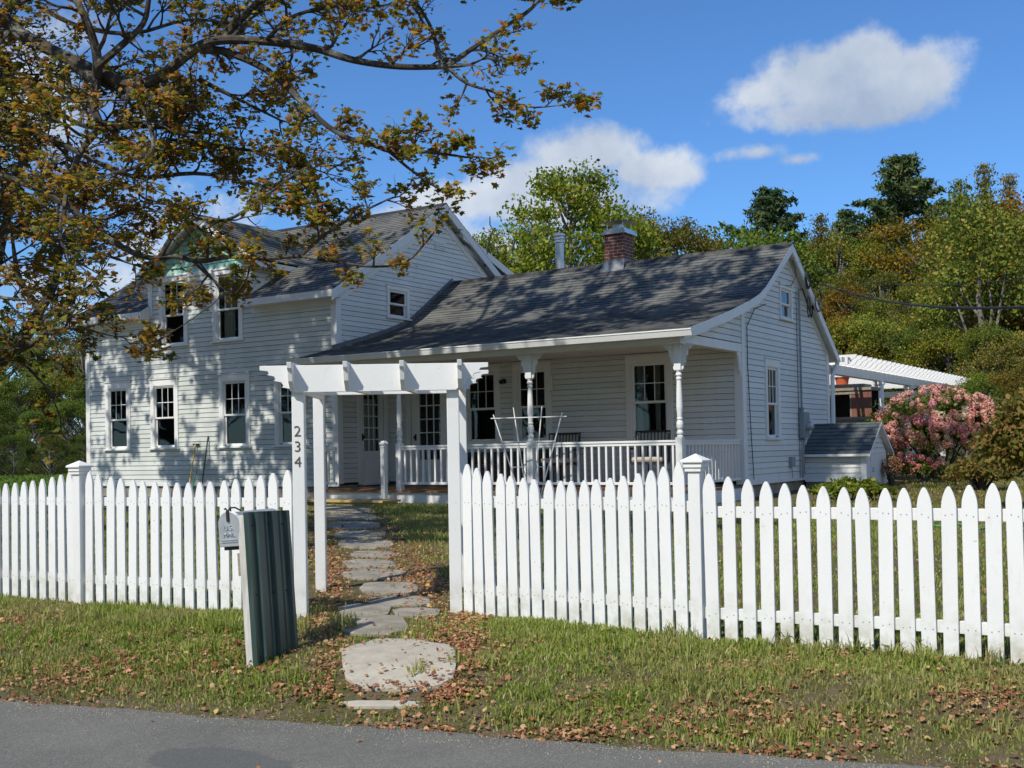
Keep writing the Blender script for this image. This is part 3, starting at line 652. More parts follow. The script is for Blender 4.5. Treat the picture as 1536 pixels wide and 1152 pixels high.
# boxed panels at base of the posts
def railing(x0,x1,n,y=PY,ax=0):
    m=MB(); 
    def bb(a0,a1,w,z0,z1,dst):
        if ax==0: dst.box((a0,y-w,z0),(a1,y+w,z1))
        else: dst.box((y-w,a0,z0),(y+w,a1,z1))
    bb(x0,x1,.035,1.665,1.70,m); bb(x0,x1,.022,1.62,1.664,m); bb(x0,x1,.025,1.00,1.045,m)
    r=m.build('porch_railing','trim',porch,bevel=.004)
    for i in range(n):
        a=x0+(x1-x0)*(i+.5)/n; q=MB(); bb(a-.0165,a+.0165,.0165,1.045,1.62,q); q.build('baluster','trim',r)
railing(-12.795,-10.125,20); railing(-10.015,-7.415,20); railing(-14.62,-14.36,2); railing(PY+.055,YW-.03,17,XW-.06,1)
def newel(x,y=16.0,z0=.76):
    m=MB(); m.box((x-.045,y-.045,z0),(x+.045,y+.045,1.66)); n=m.build('newel_post','trim',porch,bevel=.004)
    c=MB(); c.lathe([(1.66,.045),(1.67,.066),(1.69,.07),(1.70,.052),(1.715,.05),(1.725,.08),(1.745,.085),(1.79,.05),(1.795,.0)],(x,y,0),4); c.build('newel_cap','trim',n)
newel(-12.93); newel(-14.85)
d=MB(); d.box((-14.98,15.68,.705),(-12.72,16.20,.745)); d.box((-14.9,15.74,.5),(-12.78,16.1,.70)); s=d.build('porch_step','newwood',porch,bevel=.004); s['label']='low yellow new-lumber step below the white porch edge'
d=MB(); d.box((-12.3,15.9,1.66),(-12.31,15.91,1.67))
# doors
def door(plane,u0,u1,z0,z1,gu0,gu1,gz0,cols,rows,handle,curtain=False,label=None):
    P=frame_pt(*plane); m=MB(); c=.11
    pbox(m,P,u0-c,u0,z0,z1,0,.03); pbox(m,P,u1,u1+c,z0,z1,0,.03); pbox(m,P,u0-c,u1+c,z1,z1+.13,0,.032)
    pbox(m,P,u0,u1,z0-.02,z0+.02,-.06,.05)
    fr=m.build('door','trim',house,bevel=.003); 
    if label: fr['label']=label
    l=MB(); gz1=z1-.13
    pbox(l,P,u0+.004,gu0,z0+.02,z1-.004,-.045,-.005); pbox(l,P,gu1,u1-.004,z0+.02,z1-.004,-.045,-.005); pbox(l,P,gu0,gu1,z0+.02,gz0,-.045,-.005); pbox(l,P,gu0,gu1,gz1,z1-.004,-.045,-.005)
    pz=(z0+.22,gz0-.14); mw=.018
    for (a,b,e,f) in ((gu0,gu1,pz[0],pz[0]+mw),(gu0,gu1,pz[1]-mw,pz[1]),(gu0,gu0+mw,pz[0]+mw,pz[1]-mw),(gu1-mw,gu1,pz[0]+mw,pz[1]-mw)): pbox(l,P,a,b,e,f,-.005,.006)
    l.build('door_leaf','trim',fr,bevel=.002)
    q=MB(); wd=.010
    for i in range(1,cols): x=gu0+(gu1-gu0)*i/cols; pbox(q,P,x-wd,x+wd,gz0,gz1,-.034,-.012)
    for i in range(1,rows): z=gz0+(gz1-gz0)*i/rows; pbox(q,P,gu0,gu1,z-wd,z+wd,-.033,-.013)
    q.build('muntins','trim',fr)
    g=MB(); g.add([P(gu0,gz0,-.024),P(gu1,gz0,-.024),P(gu1,gz1,-.024),P(gu0,gz1,-.024)],[(0,1,2,3)]); g.build('glass_pane','glass',fr)
    h=MB(); hp=P(handle,z0+.95,-.005); hq=P(handle,z0+.95,.05); h.tube([hp,hp.lerp(hq,.6),hp.lerp(hq,.62),hq],[.012,.012,.028,.022],12); pbox(h,P,handle-.022,handle+.022,z0+.88,z0+1.02,-.005,.003); h.build('handle','iron',fr)
    r=MB(); D=-.9
    A=[P(gu0,gz0,-.05),P(gu1,gz0,-.05),P(gu1,gz1,-.05),P(gu0,gz1,-.05)]; B=[P(gu0-.3,gz0-.4,D),P(gu1+.3,gz0-.4,D),P(gu1+.3,gz1+.1,D),P(gu0-.3,gz1+.1,D)]
    r.add(A+B,[(0,1,5,4),(1,2,6,5),(2,3,7,6),(3,0,4,7),(4,5,6,7)]); r.build('room_beyond','room',fr)
    if curtain:
        cm=MB(); n=30; vs=[]
        for i in range(n+1):
            x=gu0+(gu1-gu0)*i/n; vs+=[P(x,gz0,-.09+.012*math.sin(i*1.6)),P(x,gz1-.12,-.09+.012*math.sin(i*1.6))]
        cm.add(vs,[(2*i,2*i+2,2*i+3,2*i+1) for i in range(n)]); cm.build('curtain','curtain',fr)
door((0,XL,1),17.86,18.60,.95,2.93,17.97,18.45,1.62,3,5,17.92,True,'glazed white door at the left end of the porch, facing sideways')
door((1,YW,-1),-14.46,-13.55,.93,2.93,-14.25,-13.72,1.42,3,5,-14.35,False,'glazed white door beside the porch windows')
# windows
W=lambda *a,**k: window(house,*a,**k)
FP=(1,YF,-1); PP=(1,YW,-1); GP=(0,XW,1)
W(FP,-21.83,-21.30,1.83,3.09,label='leftmost ground floor window of the tall wing'); W(FP,-20.29,-19.73,1.83,3.09); W(FP,-18.13,-17.56,1.83,3.09); W(FP,-16.53,-15.98,1.83,3.09)
W(FP,-19.97,-19.40,4.07,5.36,zm=4.67,head=.10); W(FP,-18.29,-17.73,4.07,5.36,zm=4.67,head=.10,curtain=[(.08,.62)],label='right dormer window with a pale curtain')
W(PP,-12.98,-12.41,1.81,3.07); W(PP,-11.79,-11.25,1.81,3.07); W(PP,-9.34,-8.74,1.81,3.07,curtain=[(0,.18),(.6,.75)])
W(GP,20.05,20.51,1.78,2.97,casing=.10,curtain=[(0,.3)]); W(GP,20.87,21.35,4.03,4.49,kind='1/1',casing=.06,head=.06); W((0,XL,1),18.88,19.38,4.48,4.95,kind='1/1',casing=.08,head=.08,label='small square-paned window high in the blue-shaded side gable')
v=MB(); 
for i in range(4): v.bar((XL+.02,20.45,6.08+i*.045),(XL+.02,20.85,6.08+i*.045),.03,.02)
v.box((XL,20.4,6.02),(XL+.02,20.9,6.04)); v.box((XL,20.4,6.24),(XL+.02,20.9,6.27)); v.build('gable_vent','trim',house)
# chimney
def uvbox(name,a,b,m,parent):
    mb=MB(); mb.box(a,b); me_uv=None
    vs=[];fs=[];uvs=[]
    x0,y0,z0=a;x1,y1,z1=b
    for (p,q) in (((x0,y0),(x1,y0)),((x1,y0),(x1,y1)),((x1,y1),(x0,y1)),((x0,y1),(x0,y0))):
        o=len(vs); ln=math.hypot(q[0]-p[0],q[1]-p[1]); vs+=[(*p,z0),(*q,z0),(*q,z1),(*p,z1)]; uvs+=[(0,0),(ln,0),(ln,z1-z0),(0,z1-z0)]; fs.append((o,o+1,o+2,o+3))
    o=len(vs); vs+=[(x0,y0,z1),(x1,y0,z1),(x1,y1,z1),(x0,y1,z1)]; uvs+=[(0,0)]*4; fs.append((o,o+1,o+2,o+3))
    m2=MB(); m2.add(vs,fs); return m2.build(name,m,parent,uvs=uvs)
ch=uvbox('chimney',(-11.03,20.95,4.9),(-10.585,21.42,5.98),'brick',house)
c=MB(); c.box((-11.08,20.9,5.98),(-10.53,21.47,6.03)); c.box((-11.04,20.94,6.03),(-10.57,21.43,6.09)); 
for dx,dy in ((-10.98,21.0),(-10.63,21.0),(-10.98,21.37),(-10.63,21.37)): c.tube([(dx,dy,6.08),(dx,dy,6.24)],.012,6)
c.tube([(-10.81,21.18,6.09),(-10.81,21.18,6.2)],.12,14)
c.add([(-11.10,20.88,6.24),(-10.51,20.88,6.24),(-10.51,21.49,6.24),(-11.10,21.49,6.24),(-10.81,21.18,6.30)],[(0,1,4),(1,2,4),(2,3,4),(3,0,4),(3,2,1,0)]); c.build('chimney_cap','steel',ch)
c=MB(); c.box((-11.045,20.935,5.25),(-10.57,21.05,5.43)); c.box((-11.04,20.936,5.2),(-10.571,21.43,5.46)); c.add([(-11.09,20.80,5.20),(-10.53,20.80,5.20),(-10.565,20.935,5.42),(-11.045,20.935,5.42)],[(0,1,2,3)]); c.build('flashing','lead',ch)
fu=MB(); fu.lathe([(4.8,.095),(6.15,.095),(6.16,.115),(6.20,.115),(6.21,.10),(6.23,.10),(6.24,.125),(6.27,.125),(6.28,.10),(6.30,.10),(6.31,.135),(6.34,.135),(6.37,.10),(6.37,.0)],(-12.70,22.0,0),20); fu.build('stove_flue','steel',house,smooth=False)
# services on the gable wall
mt_=MB(); mt_.box((XW+.01,21.68,1.72),(XW+.13,22.02,2.22)); me_=mt_.build('meter_box','meter',house,bevel=.006)
mt_=MB(); mt_.tube([(XW+.13,21.86,1.95),(XW+.20,21.86,1.95),(XW+.235,21.86,1.95),(XW+.25,21.86,1.95)],[.085,.085,.08,.05],20); mt_.build('meter_dial','mailmetal',me_)
mt_=MB(); mt_.tube([(XW+.06,21.76,2.22),(XW+.06,21.76,2.30),(XW+.06,21.76,2.32)],[.03,.05,.02],10); mt_.tube([(XW+.06,21.76,2.3),(XW+.05,21.78,4.6)],.022,8); mt_.tube([(XW+.07,21.85,1.72),(XW+.06,21.78,1.4),(XW+.06,21.76,.95)],.022,8)
mt_.build('conduit','meter',house)
mt_=MB(); mt_.tube([(XW+.04,21.62,4.55),(XW+.04,21.64,.95)],.006,5); mt_.build('ground_wire','cable',house)
mt_=MB(); mt_.box((XW+.01,21.08,1.17),(XW+.08,21.27,1.36)); mt_.tube([(XW+.04,21.17,1.17),(XW+.04,21.2,.96)],.008,5); mt_.build('phone_box','meter',house,bevel=.008)
cb_=MB(); pts=[(XW+.172,19.6,4.1),(XW+.05,19.35,4.0),(XW+.05,19.1,3.78),(XW+.05,18.96,3.66),(XW+.045,18.97,3.0),(XW+.045,19.05,2.0),(XW+.045,19.1,1.5),(XW+.045,19.16,1.0)]; cb_.tube(pts,.008,5); cb_.build('cable_run','cable',house)
co=MB()
def ringpts(c,r,a0=0,a1=6.5,n=22,e=1.0): return [(c[0],c[1]+math.cos(a0+(a1-a0)*i/n)*r,c[2]+math.sin(a0+(a1-a0)*i/n)*r*e) for i in range(n+1)]
co.tube(ringpts((XW+.20,21.88,4.78),.13,e=1.25),.016,6); co.tube(ringpts((XW+.21,21.90,4.78),.115,e=1.2),.012,6)
co.tube(ringpts((XW+.15,22.05,4.28),.09,e=2.2),.010,6); co.tube(ringpts((XW+.2,22.5,4.45),.2,2.2,7.6,e=1.1),.013,6); co.tube([(XW+.1,22.5,4.4),(XW+.12,22.3,4.1),(XW+.12,22.1,4.3),(XW+.1,21.85,4.62),(XW+.05,21.78,4.6)],.013,6)
co.tube([(XW+.12,22.45,4.3),(XW+.14,22.62,4.22),(XW+.14,22.75,4.38),(XW+.15,22.9,4.85)],.013,6); co.tube([(XW+.1,22.72,4.4),(XW+.1,22.75,4.46)],.04,8); co.tube([(XW+.1,22.48,4.3),(XW+.1,22.5,4.37)],.04,8)
co.tube([(XW+.05,21.0,4.6),(XW+.06,21.3,4.62),(XW+.08,21.55,4.85),(XW+.08,21.5,5.0),(XW+.07,21.35,5.12)],.007,5)
co.build('wire_coils','cable',house)
# downspout
ds=MB(); ds.tube([(XW+.12,23.95,3.35),(XW+.12,23.9,3.22),(XW+.07,23.74,3.0),(XW+.07,23.74,1.3)],.045,8); ds.build('downspout','trim',house)
gt=MB(); gt.prism([(23.9,3.40),(24.0,3.40),(23.98,3.30),(23.92,3.30)],0,XL+.1,XW+.26); gt.build('back_gutter','trim',house)
# porch lamp and wall plaque
lm=MB(); lm.tube([(-12.15,YW-.001,2.93),(-12.15,YW-.05,2.93),(-12.15,YW-.06,2.93)],[.05,.05,.03],16); lm.tube([(-12.15,YW-.06,2.93),(-12.15,YW-.14,2.91)],[.035,.045],14); lm.build('porch_lamp','iron',house)
lm=MB(); lm.box((-11.20,YW-.05,2.70),(-11.04,YW-.02,2.98)); lm.box((-11.17,YW-.09,2.68),(-11.06,YW-.02,2.70)); lm.prism([(-11.19,2.98),(-11.05,2.98),(-11.12,3.06)],1,YW-.06,YW-.02); lm.build('wall_shelf','trim',house)

# ---------------------------------------------------------------- small shed against the gable
SX0,SX1,SY0,SY1=XW+.02,-6.08,22.0,23.45
shed=thing('bulkhead_shed','low white lean shed with a grey shingle gable roof against the house side wall','shed',((SX0+SX1)/2,(SY0+SY1)/2,.75))
s=MB(); clap(s,(1,SY0,-1),[(SX0,.93),(SX1,.93),(SX1,1.5),(SX0,1.5)],z0=.93); kid(s.build('shed_front','siding'),shed)
s=MB(); clap(s,(0,SX1,1),[(SY0,1.40),(SY1,1.40),((SY0+SY1)/2,2.0)],z0=1.40); s.box((SX1-.03,SY0,.78),(SX1+.004,SY1,1.41)); kid(s.build('shed_side','trim'),shed)
s=MB(); s.box((SX1+.004,SY0+.30,.8),(SX1+.02,SY1-.15,1.36)); dr=kid(s.build('shed_door','trim',bevel=.003),shed)
s=MB(); s.tube([(SX1+.02,SY0+.36,1.12),(SX1+.05,SY0+.36,1.12),(SX1+.05,SY0+.36,1.05),(SX1+.02,SY0+.36,1.05)],.006,5); s.build('latch','iron',dr)
s=MB(); s.box((SX1-.09,SY0-.022,.80),(SX1+.02,SY0,1.45)); s.box((SX0,SY0-.02,.86),(SX1-.09,SY0,.93)); kid(s.build('shed_trim','trim'),shed)
sp=[(SY0-.16,1.40),((SY0+SY1)/2,2.0)]; sb=[(SY1+.16,1.40),((SY0+SY1)/2,2.0)]
for pr_ in (sp,sb): kid(shingle_roof(None,pr_,SX0-.12+.1,SX1+.12,'shingle_shed','shed_roof'),shed)
s=MB(); deck_under(s,sp,SX0+.01,SX1+.11,.05); deck_under(s,sb,SX0+.01,SX1+.11,.05); deck_under(s,sp,SX1+.11,SX1+.125,.06,0); deck_under(s,sb,SX1+.11,SX1+.125,.06,0); kid(s.build('shed_rake','trim'),shed)
s=MB(); s.box((SX0,SY0+.05,.4),(SX1-.04,SY1,.86)); kid(s.build('shed_base','stone'),shed)

# ---------------------------------------------------------------- picket fences
def gothic(w,h,ph=.115,n=7):
    f=lambda t: w/2*max(.12,1-.80*t**2.0)*(1 if t<.93 else .75)
    R_=[(f(i/n),h-ph+ph*i/n) for i in range(n+1)]
    return [(-w/2,0),(w/2,0)]+R_+[(-x,z) for x,z in R_[::-1]]
def picket(parent,p,ang,h,z):
    m=MB(); w=.080*random.uniform(.98,1.02); m.prism(gothic(w,h),1,-.01,.01)
    o=m.build('picket','fence',parent,bevel=.0025)
    nn=MB()
    for zz in (.178,.792):
        for xx in (-.018,.02):
            x_=xx+random.uniform(-.006,.006); z_=zz+random.uniform(-.01,.01); nn.add([(x_-.003,-.0108,z_-.003),(x_+.003,-.0108,z_-.003),(x_+.003,-.0108,z_+.003),(x_-.003,-.0108,z_+.003)],[(0,1,2,3)])
    nn.build('nail_heads','lead',o)
    o.location=(p[0]-parent.location.x,p[1]-parent.location.y,z-parent.location.z); o.rotation_euler=(random.uniform(-.009,.009),random.uniform(-.011,.011),ang+random.uniform(-.035,.035)); return o
def fpost(parent,x,y,z0,z1,ang):
    m=MB(); m.box((-.039,-.039,0),(.039,.039,z1-z0)); o=m.build('fence_post','fence',parent,bevel=.004); o.location=(x-parent.location.x,y-parent.location.y,z0-parent.location.z); o.rotation_euler=(0,0,ang)
    c=MB(); h=z1-z0; c.box((-.052,-.052,h-.055),(.052,.052,h-.03)); c.box((-.06,-.06,h-.03),(.06,.06,h)); s=.072
    c.add([(-s,-s,h),(s,-s,h),(s,s,h),(-s,s,h),(-s,-s,h+.014),(s,-s,h+.014),(s,s,h+.014),(-s,s,h+.014),(0,0,h+.055)],[(3,2,1,0),(0,1,5,4),(1,2,6,5),(2,3,7,6),(3,0,4,7),(4,5,8),(5,6,8),(6,7,8),(7,4,8)])
    c.build('post_cap','fence',o,bevel=.002)
def bay(parent,a,b,n,zb,ztop,dip,skipends=True,n0=0,n1=None):
    a=Vector(a);b=Vector(b); ang=math.atan2(b.y-a.y,b.x-a.x); d=(b-a)
    for i in range(n0,n if n1 is None else n1):
        t=(i+.5)/n; p=a+d*t; top=ztop-dip*(math.sin(math.pi*t)**.8); zz=zb+random.uniform(-.004,.004)
        picket(parent,p,ang,top-zz,zz)
    nrm=Vector((-math.sin(ang),math.cos(ang)))*.03
    for (za) in (zb+.155,zb+.765):
        m=MB(); p=a+nrm; q=b+nrm; m.bar((p.x-parent.location.x,p.y-parent.location.y,za+.03-parent.location.z),(q.x-parent.location.x,q.y-parent.location.y,za+.03-parent.location.z),.036,.068); m.build('fence_rail','fence',parent,bevel=.003)
FL=thing('picket_fence','white picket fence left of the arbor, behind the leaning green mailbox post','fence',(-7.76,5.8,.42))
bay(FL,(-7.72,5.805),(-5.70,6.03),18,.455,1.495,.10); 
bay(FL,(-9.86,5.70),(-7.80,5.797),18,.455,1.50,.11)
fpost(FL,-7.76,5.80,.40,1.52,R(5))
fpost(FL,-9.90,5.69,.40,1.52,R(5))
FR=thing('picket_fence','white picket fence running from the arbor to the right edge','fence',(-2.82,6.5,.42))
bay(FR,(-4.68,6.655),(-2.885,6.50),18,.435,1.52,.135); fpost(FR,-2.82,6.49,.37,1.50,R(0))
bay(FR,(-2.775,6.47),(-.64,6.575),19,.405,1.445,.10)

# ---------------------------------------------------------------- arbor
AY=R(34); arbor=thing('garden_arbor','white wooden garden arbor with scalloped beams spanning the stone path','arbor',(-5.18,6.33,.38),AY)
def aposts():
    hw=.545
    for (x,y,zt,z0) in ((-hw,0,1.80,-.06),(hw,0,1.80,-.03),(-hw-.06,1.42,1.80,0),(hw+.03,1.42,1.80,0)):
        m=MB(); m.box((x-.043,y-.043,z0),(x+.043,y+.043,zt)); p=m.build('arbor_post','fence',arbor,bevel=.005)
        if y==0 and x<0:
            for ch_,z in (('2',1.372),('3',1.264),('4',1.156)):
                cu=bpy.data.curves.new('n','FONT'); cu.body=ch_; cu.size=.13; cu.extrude=.002; cu.offset=-.0015; cu.align_x='CENTER'; cu.align_y='CENTER'; cu.resolution_u=6
                to=bpy.data.objects.new('n',cu); col.objects.link(to); bpy.context.view_layer.update()
                me=bpy.data.meshes.new_from_object(to.evaluated_get(bpy.context.evaluated_depsgraph_get())); bpy.data.objects.remove(to)
                me.materials.append(M_['number']); no=bpy.data.objects.new('house_number',me); col.objects.link(no); no.parent=p; no.location=(x-.004,y-.046,z); no.rotation_euler=(R(90),0,0); no.scale=(.85,.82,1); no['label']='bronze numeral '+ch_
aposts()
def header(y0,y1,z0,z1,L):
    pts=[]; h=z1-z0
    sc_=[(0,0),(.0,.17),(-.055,.20),(-.065,.30),(-.05,.34),(-.10,.40),(-.11,.52),(-.095,.56),(-.15,.62),(-.165,.76),(-.15,.80),(-.205,.86),(-.225,.99)]
    right=[(L/2+a,z1-h*b) for a,b in sc_]; left=[(-x,z) for x,z in right][::-1]
    m=MB(); m.prism(right+[(L/2-.24,z0),(-L/2+.24,z0)]+left,1,y0,y1); return m.build('header_beam','fence',arbor,bevel=.003)
header(-.085,-.045,1.645,1.835,1.60); header(1.465,1.505,1.70,1.89,1.62)
for x in (-.575,-.19,.20,.60):
    pts=[(-.21,1.85),(1.66,1.90),(1.66,1.86),(1.62,1.82),(1.60,1.74),(1.54,1.70),(-.09,1.655),(-.12,1.69),(-.155,1.72),(-.175,1.79),(-.20,1.81)]
    m=MB(); m.prism(pts,0,x-.016,x+.016); m.build('rafter','fence',arbor,bevel=.003)
m=MB(); 
for s_ in (-1,1): m.box((s_*.545-.05,.043,1.66),(s_*.545-.02,1.42,1.74))
m.build('side_rail','fence',arbor)

# ---------------------------------------------------------------- mailbox post with green sheet metal
q=hit(388,1002)
mb0=thing('mailbox_post','leaning pale post sheathed in dark green ribbed sheet metal in front of the picket fence','mailbox post',q)
mb0.rotation_euler=(R(-1.5),R(-5.0),R(5)); mb0.scale=(1,.84,.975)
m=MB(); m.box((-.085,-.01,-.05),(-.004,.08,.93)); m.build('wooden_post','paleboard',mb0,bevel=.004)
m=MB(); m.box((-.06,.082,-.04),(-.004,.42,.90)); m.build('inner_frame','oldwood',mb0)
m=MB(); z0,z1=-.03,.945; zig=[]
y=-.018
pr0=[(-.03,-.022),(.012,-.022),(.020,-.012)]
seq=[]; yy=0.0
for k,(dy,dx) in enumerate([(.03,.006),(.045,.006),(.055,.028),(.075,.028),(.085,.006),(.155,.006),(.162,.014),(.172,.014),(.180,.006),(.20,.006),(.212,.030),(.232,.030),(.244,.006),(.31,.006),(.318,.014),(.328,.014),(.336,.006),(.37,.006),(.382,.028),(.402,.028),(.412,.006),(.445,.006),(.452,.0)]): seq.append((dx,dy))
outer=[(-.028,-.020),(.010,-.020)]+seq+[(-.03,.455)]
inner=[(x-.004,y+.002) for x,y in outer]; inner[0]=(-.028,-.016); inner[1]=(.004,-.014); inner[-1]=(-.03,.451)
m.prism(outer+inner[::-1],2,z0,z1); m.build('ribbed_sheet','greenmetal',mb0)
m=MB()
for z in (.06,.44,.86):
    for y in (.02,.20,.35): m.tube([(.005,y,z),(.013,y,z)],[.007,.005],6)
m.build('screws','iron',mb0)
m=MB(); m.box((-.105,-.004,.56),(-.0855,.05,.70)); m.build('wood_block','oldwood',mb0)
box=thing('mailbox','grey metal rural mailbox with embossed door beside the green panel','mailbox',Vector(q)+Vector((-.215,.02,.71)),R(10)); box.rotation_euler=(0,R(-4),R(12))
def arch(w,h,n=12): return [(-w/2,0),(w/2,0),(w/2,h-w/2)]+[(w/2*math.cos(a),h-w/2+w/2*math.sin(a)) for a in [math.pi*i/n for i in range(1,n)]]+[(-w/2,h-w/2)]
m=MB(); m.prism(arch(.145,.205),1,-.02,.44); m.build('mailbox_body','mailmetal',box,bevel=.002)
m=MB(); m.prism(arch(.152,.212),1,-.034,-.02); m.prism(arch(.156,.214),1,-.02,-.010); dr=m.build('mailbox_door','mailmetal',box,bevel=.003)
for txt,z,sz in (('U.S.',.110,.042),('MAIL',.068,.038)):
    cu=bpy.data.curves.new('n','FONT'); cu.body=txt; cu.size=sz; cu.extrude=.003; cu.align_x='CENTER'; cu.align_y='CENTER'
    to=bpy.data.objects.new('n',cu); col.objects.link(to); bpy.context.view_layer.update()
    me=bpy.data.meshes.new_from_object(to.evaluated_get(bpy.context.evaluated_depsgraph_get())); bpy.data.objects.remove(to)
    me.materials.append(M_['steel']); no=bpy.data.objects.new('lettering',me); col.objects.link(no); no.parent=dr; no.location=(0,-.035,z); no.rotation_euler=(R(90),0,0)
m=MB(); m.bar((-.055,-.036,.026),(.055,-.036,.026),.004,.004); m.bar((-.055,-.036,.038),(.055,-.036,.038),.004,.004); m.build('embossed_bars','steel',dr)
m=MB(); m.box((-.008,-.044,.150),(.008,-.035,.215)); m.tube([(0,-.038,.212),(.012,-.02,.232),(.03,-.0,.232),(.05,.03,.21)],.005,6); m.tube([(0,-.038,.215),(-.014,-.036,.232),(-.024,-.03,.226)],.005,6); m.build('door_latch','iron',box)
m=MB(); m.box((-.06,-.01,-.022),(.10,.40,0)); m.build('mounting_board','darkwood',box)

# ---------------------------------------------------------------- path stones
def stone(px,py,wx,wy,lab,grp='flat stones of the garden path',th=.02,seed=0):
    r=random.Random(seed); c=hit(px,py); n=18; pts=[]
    for i in range(n):
        a=2*math.pi*i/n; k=1+r.uniform(-.09,.09); ca,sa=math.cos(a),math.sin(a); e=.62
        h=hit(px+wx/2*math.copysign(abs(ca)**e,ca)*k,py+wy/2*math.copysign(abs(sa)**e,sa)*k); pts.append(h)
    m=MB(); o=[(p.x-c.x,p.y-c.y,p.z-c.z+th) for p in pts]; l=[(p.x-c.x,p.y-c.y,p.z-c.z-.05) for p in pts]
    def gg(x,y): return g1(c.x+x,c.y+y)-c.z+th+.003
    inn=[(x*.94,y*.94,gg(x*.94,y*.94)) for x,y,z in o]; m2=[(x*.6,y*.6,gg(x*.6,y*.6)+.002) for x,y,z in o]; m3=[(x*.28,y*.28,gg(x*.28,y*.28)+.002) for x,y,z in o]; R0=[l,o,inn,m2,m3]
    vs=[v for rg_ in R0 for v in rg_]+[(0,0,gg(0,0)+.002)]; fs=[]
    for k in range(4): fs+=[(k*n+i,k*n+(i+1)%n,(k+1)*n+(i+1)%n,(k+1)*n+i) for i in range(n)]
    fs+=[(4*n+i,4*n+(i+1)%n,5*n) for i in range(n)]; m.add(vs,fs)
    s=m.build('path_stone','slab' if seed<2 else 'stone'); s.location=c
    bmm=bmesh.new(); bmm.from_mesh(s.data); bmesh.ops.recalc_face_normals(bmm,faces=bmm.faces); bmm.to_mesh(s.data); bmm.free()
    tag(s,lab,'stone',grp); return s
stones=[(597,1000,164,76,'largest pale path stone, in front of the arbor opening'),(572,1059,112,9,'thin strip of pale stone sunk in leaves nearest the road'),
 (560,940,96,26,'flat path stone just inside the arbor, below left'),(625,921,70,12,'small path stone beside the right front arbor post'),
 (548,917,78,14,'path stone crossed by the arbor shadow'),(600,903,90,10,'thin wide path stone behind the arbor shadow'),
 (583,884,84,13,'pale path stone level with the foot of the rear arbor posts'),(560,863,96,11,'path stone in the narrow part of the leafy path'),
 (553,847,80,9,'path stone halfway up the leafy path'),(560,833,70,7,'dark path stone past halfway up'),(548,817,84,9,'mossy path stone in the shade band'),
 (540,803,76,8,'path stone in striped branch shade'),(530,789,80,8,'path stone nearing the porch'),(525,776,84,7,'path stone third from the porch step'),(520,765,76,6,'path stone second from the porch step'),(515,755,70,5,'path stone at the foot of the porch step')]
for i,(a,b,c_,d_,l) in enumerate(stones): stone(a,b,c_,d_*(1 if i<2 else 1.1 if i<4 else 1.4),l,seed=i,th=.014 if i<2 else .014)

# ---------------------------------------------------------------- things on and around the porch
def chair(x,y,rz,label):
    t=thing('patio_chair',label,'chair',(x,y,DKZ),rz,'cushioned iron chairs on the porch')
    m=MB(); m.box((-.27,-.25,.40),(.27,.27,.44)); 
    m.tube([(0,0,.40),(0,0,.12)],.04,8)
    for a in (45,135,225,315): m.tube([(0,0,.14),(math.cos(R(a))*.26,math.sin(R(a))*.26,.02)],.02,6)
    for s in (-1,1):
        m.tube([(s*.29,.25,.42),(s*.30,.30,.98)],.014,6)
        m.tube([(s*.29,.28,.66),(s*.31,.05,.68),(s*.31,-.22,.66),(s*.31,-.27,.58),(s*.31,-.20,.54),(s*.30,-.16,.60)],.014,6); m.tube([(s*.31,-.18,.64),(s*.29,-.18,.42)],.012,6)
    m.tube([(-.30,.30,.97),(.30,.30,.97)],.016,6); m.build('iron_frame','iron',t)
    c=MB(); c.box((-.27,.17,.46),(.27,.26,.995)); c.build('back_cushion','cushion',t,bevel=.035).rotation_euler=(R(-8),0,0)
    c=MB(); c.box((-.27,-.27,.44),(.27,.20,.53)); c.build('seat_cushion','seatcushion',t,bevel=.035)
chair(-8.60,17.85,R(14),'iron porch chair with striped cushion below the right porch window')
chair(-10.45,17.95,R(10),'iron porch chair with striped cushion right of the trellis')
bn=thing('storage_bench','dark brown wooden bench behind the porch railing under two windows','bench',(-12.0,18.35,DKZ))
m=MB(); m.box((-.95,-.28,.36),(.95,.28,.42)); m.build('seat','darkwood',bn,bevel=.01)
m=MB(); m.box((-.95,-.26,.0),(.95,-.22,.36)); m.box((-.93,.20,.0),(.93,.24,.36)); m.build('front_panel','darkwood',bn)
for s in (-1,1):
    m=MB(); m.box((s*.95-.03,-.30,0),(s*.95+.03,.3,.62)); m.build('arm','darkwood',bn)
m=MB(); m.box((-.95,.24,.40),(.95,.29,.66)); m.build('backrest','darkwood',bn)
tb=thing('side_table','small dark table standing between the bench and the porch chair','table',(-10.95,17.5,DKZ)); m=MB(); m.tube([(0,0,.42),(0,0,.45)],.24,20); m.build('table_top','iron',tb)
for a in (90,210,330): m=MB(); m.tube([(math.cos(R(a))*.18,math.sin(R(a))*.18,.42),(math.cos(R(a))*.22,math.sin(R(a))*.22,0)],.015,6); m.build('leg','iron',tb)
# fan trellis
tr=thing('fan_trellis','white fan trellis standing in front of the porch railing','trellis',(-9.72,15.75,g1(-9.72,15.75)),R(12))
m=MB(); zb=0
for a,b in ((-.62,-.10),(-.27,-.035),(.22,.035),(.56,.10)): m.bar((b,0,-.05),(a,0,1.55+(.08 if abs(a)<.3 else -.03)),.016,.012,(0,1,0))
m.build('fan_rods','trim',tr)
m=MB(); m.bar((-.66,-.014,1.46),(.64,-.014,1.46),.014,.014); m.bar((-.48,-.014,1.07),(.45,-.014,1.07),.014,.014); m.bar((-.31,-.014,.66),(.27,-.014,.66),.014,.014); m.bar((-.2,-.014,.3),(.18,-.014,.3),.014,.014); m.build('cross_rods','trim',tr)
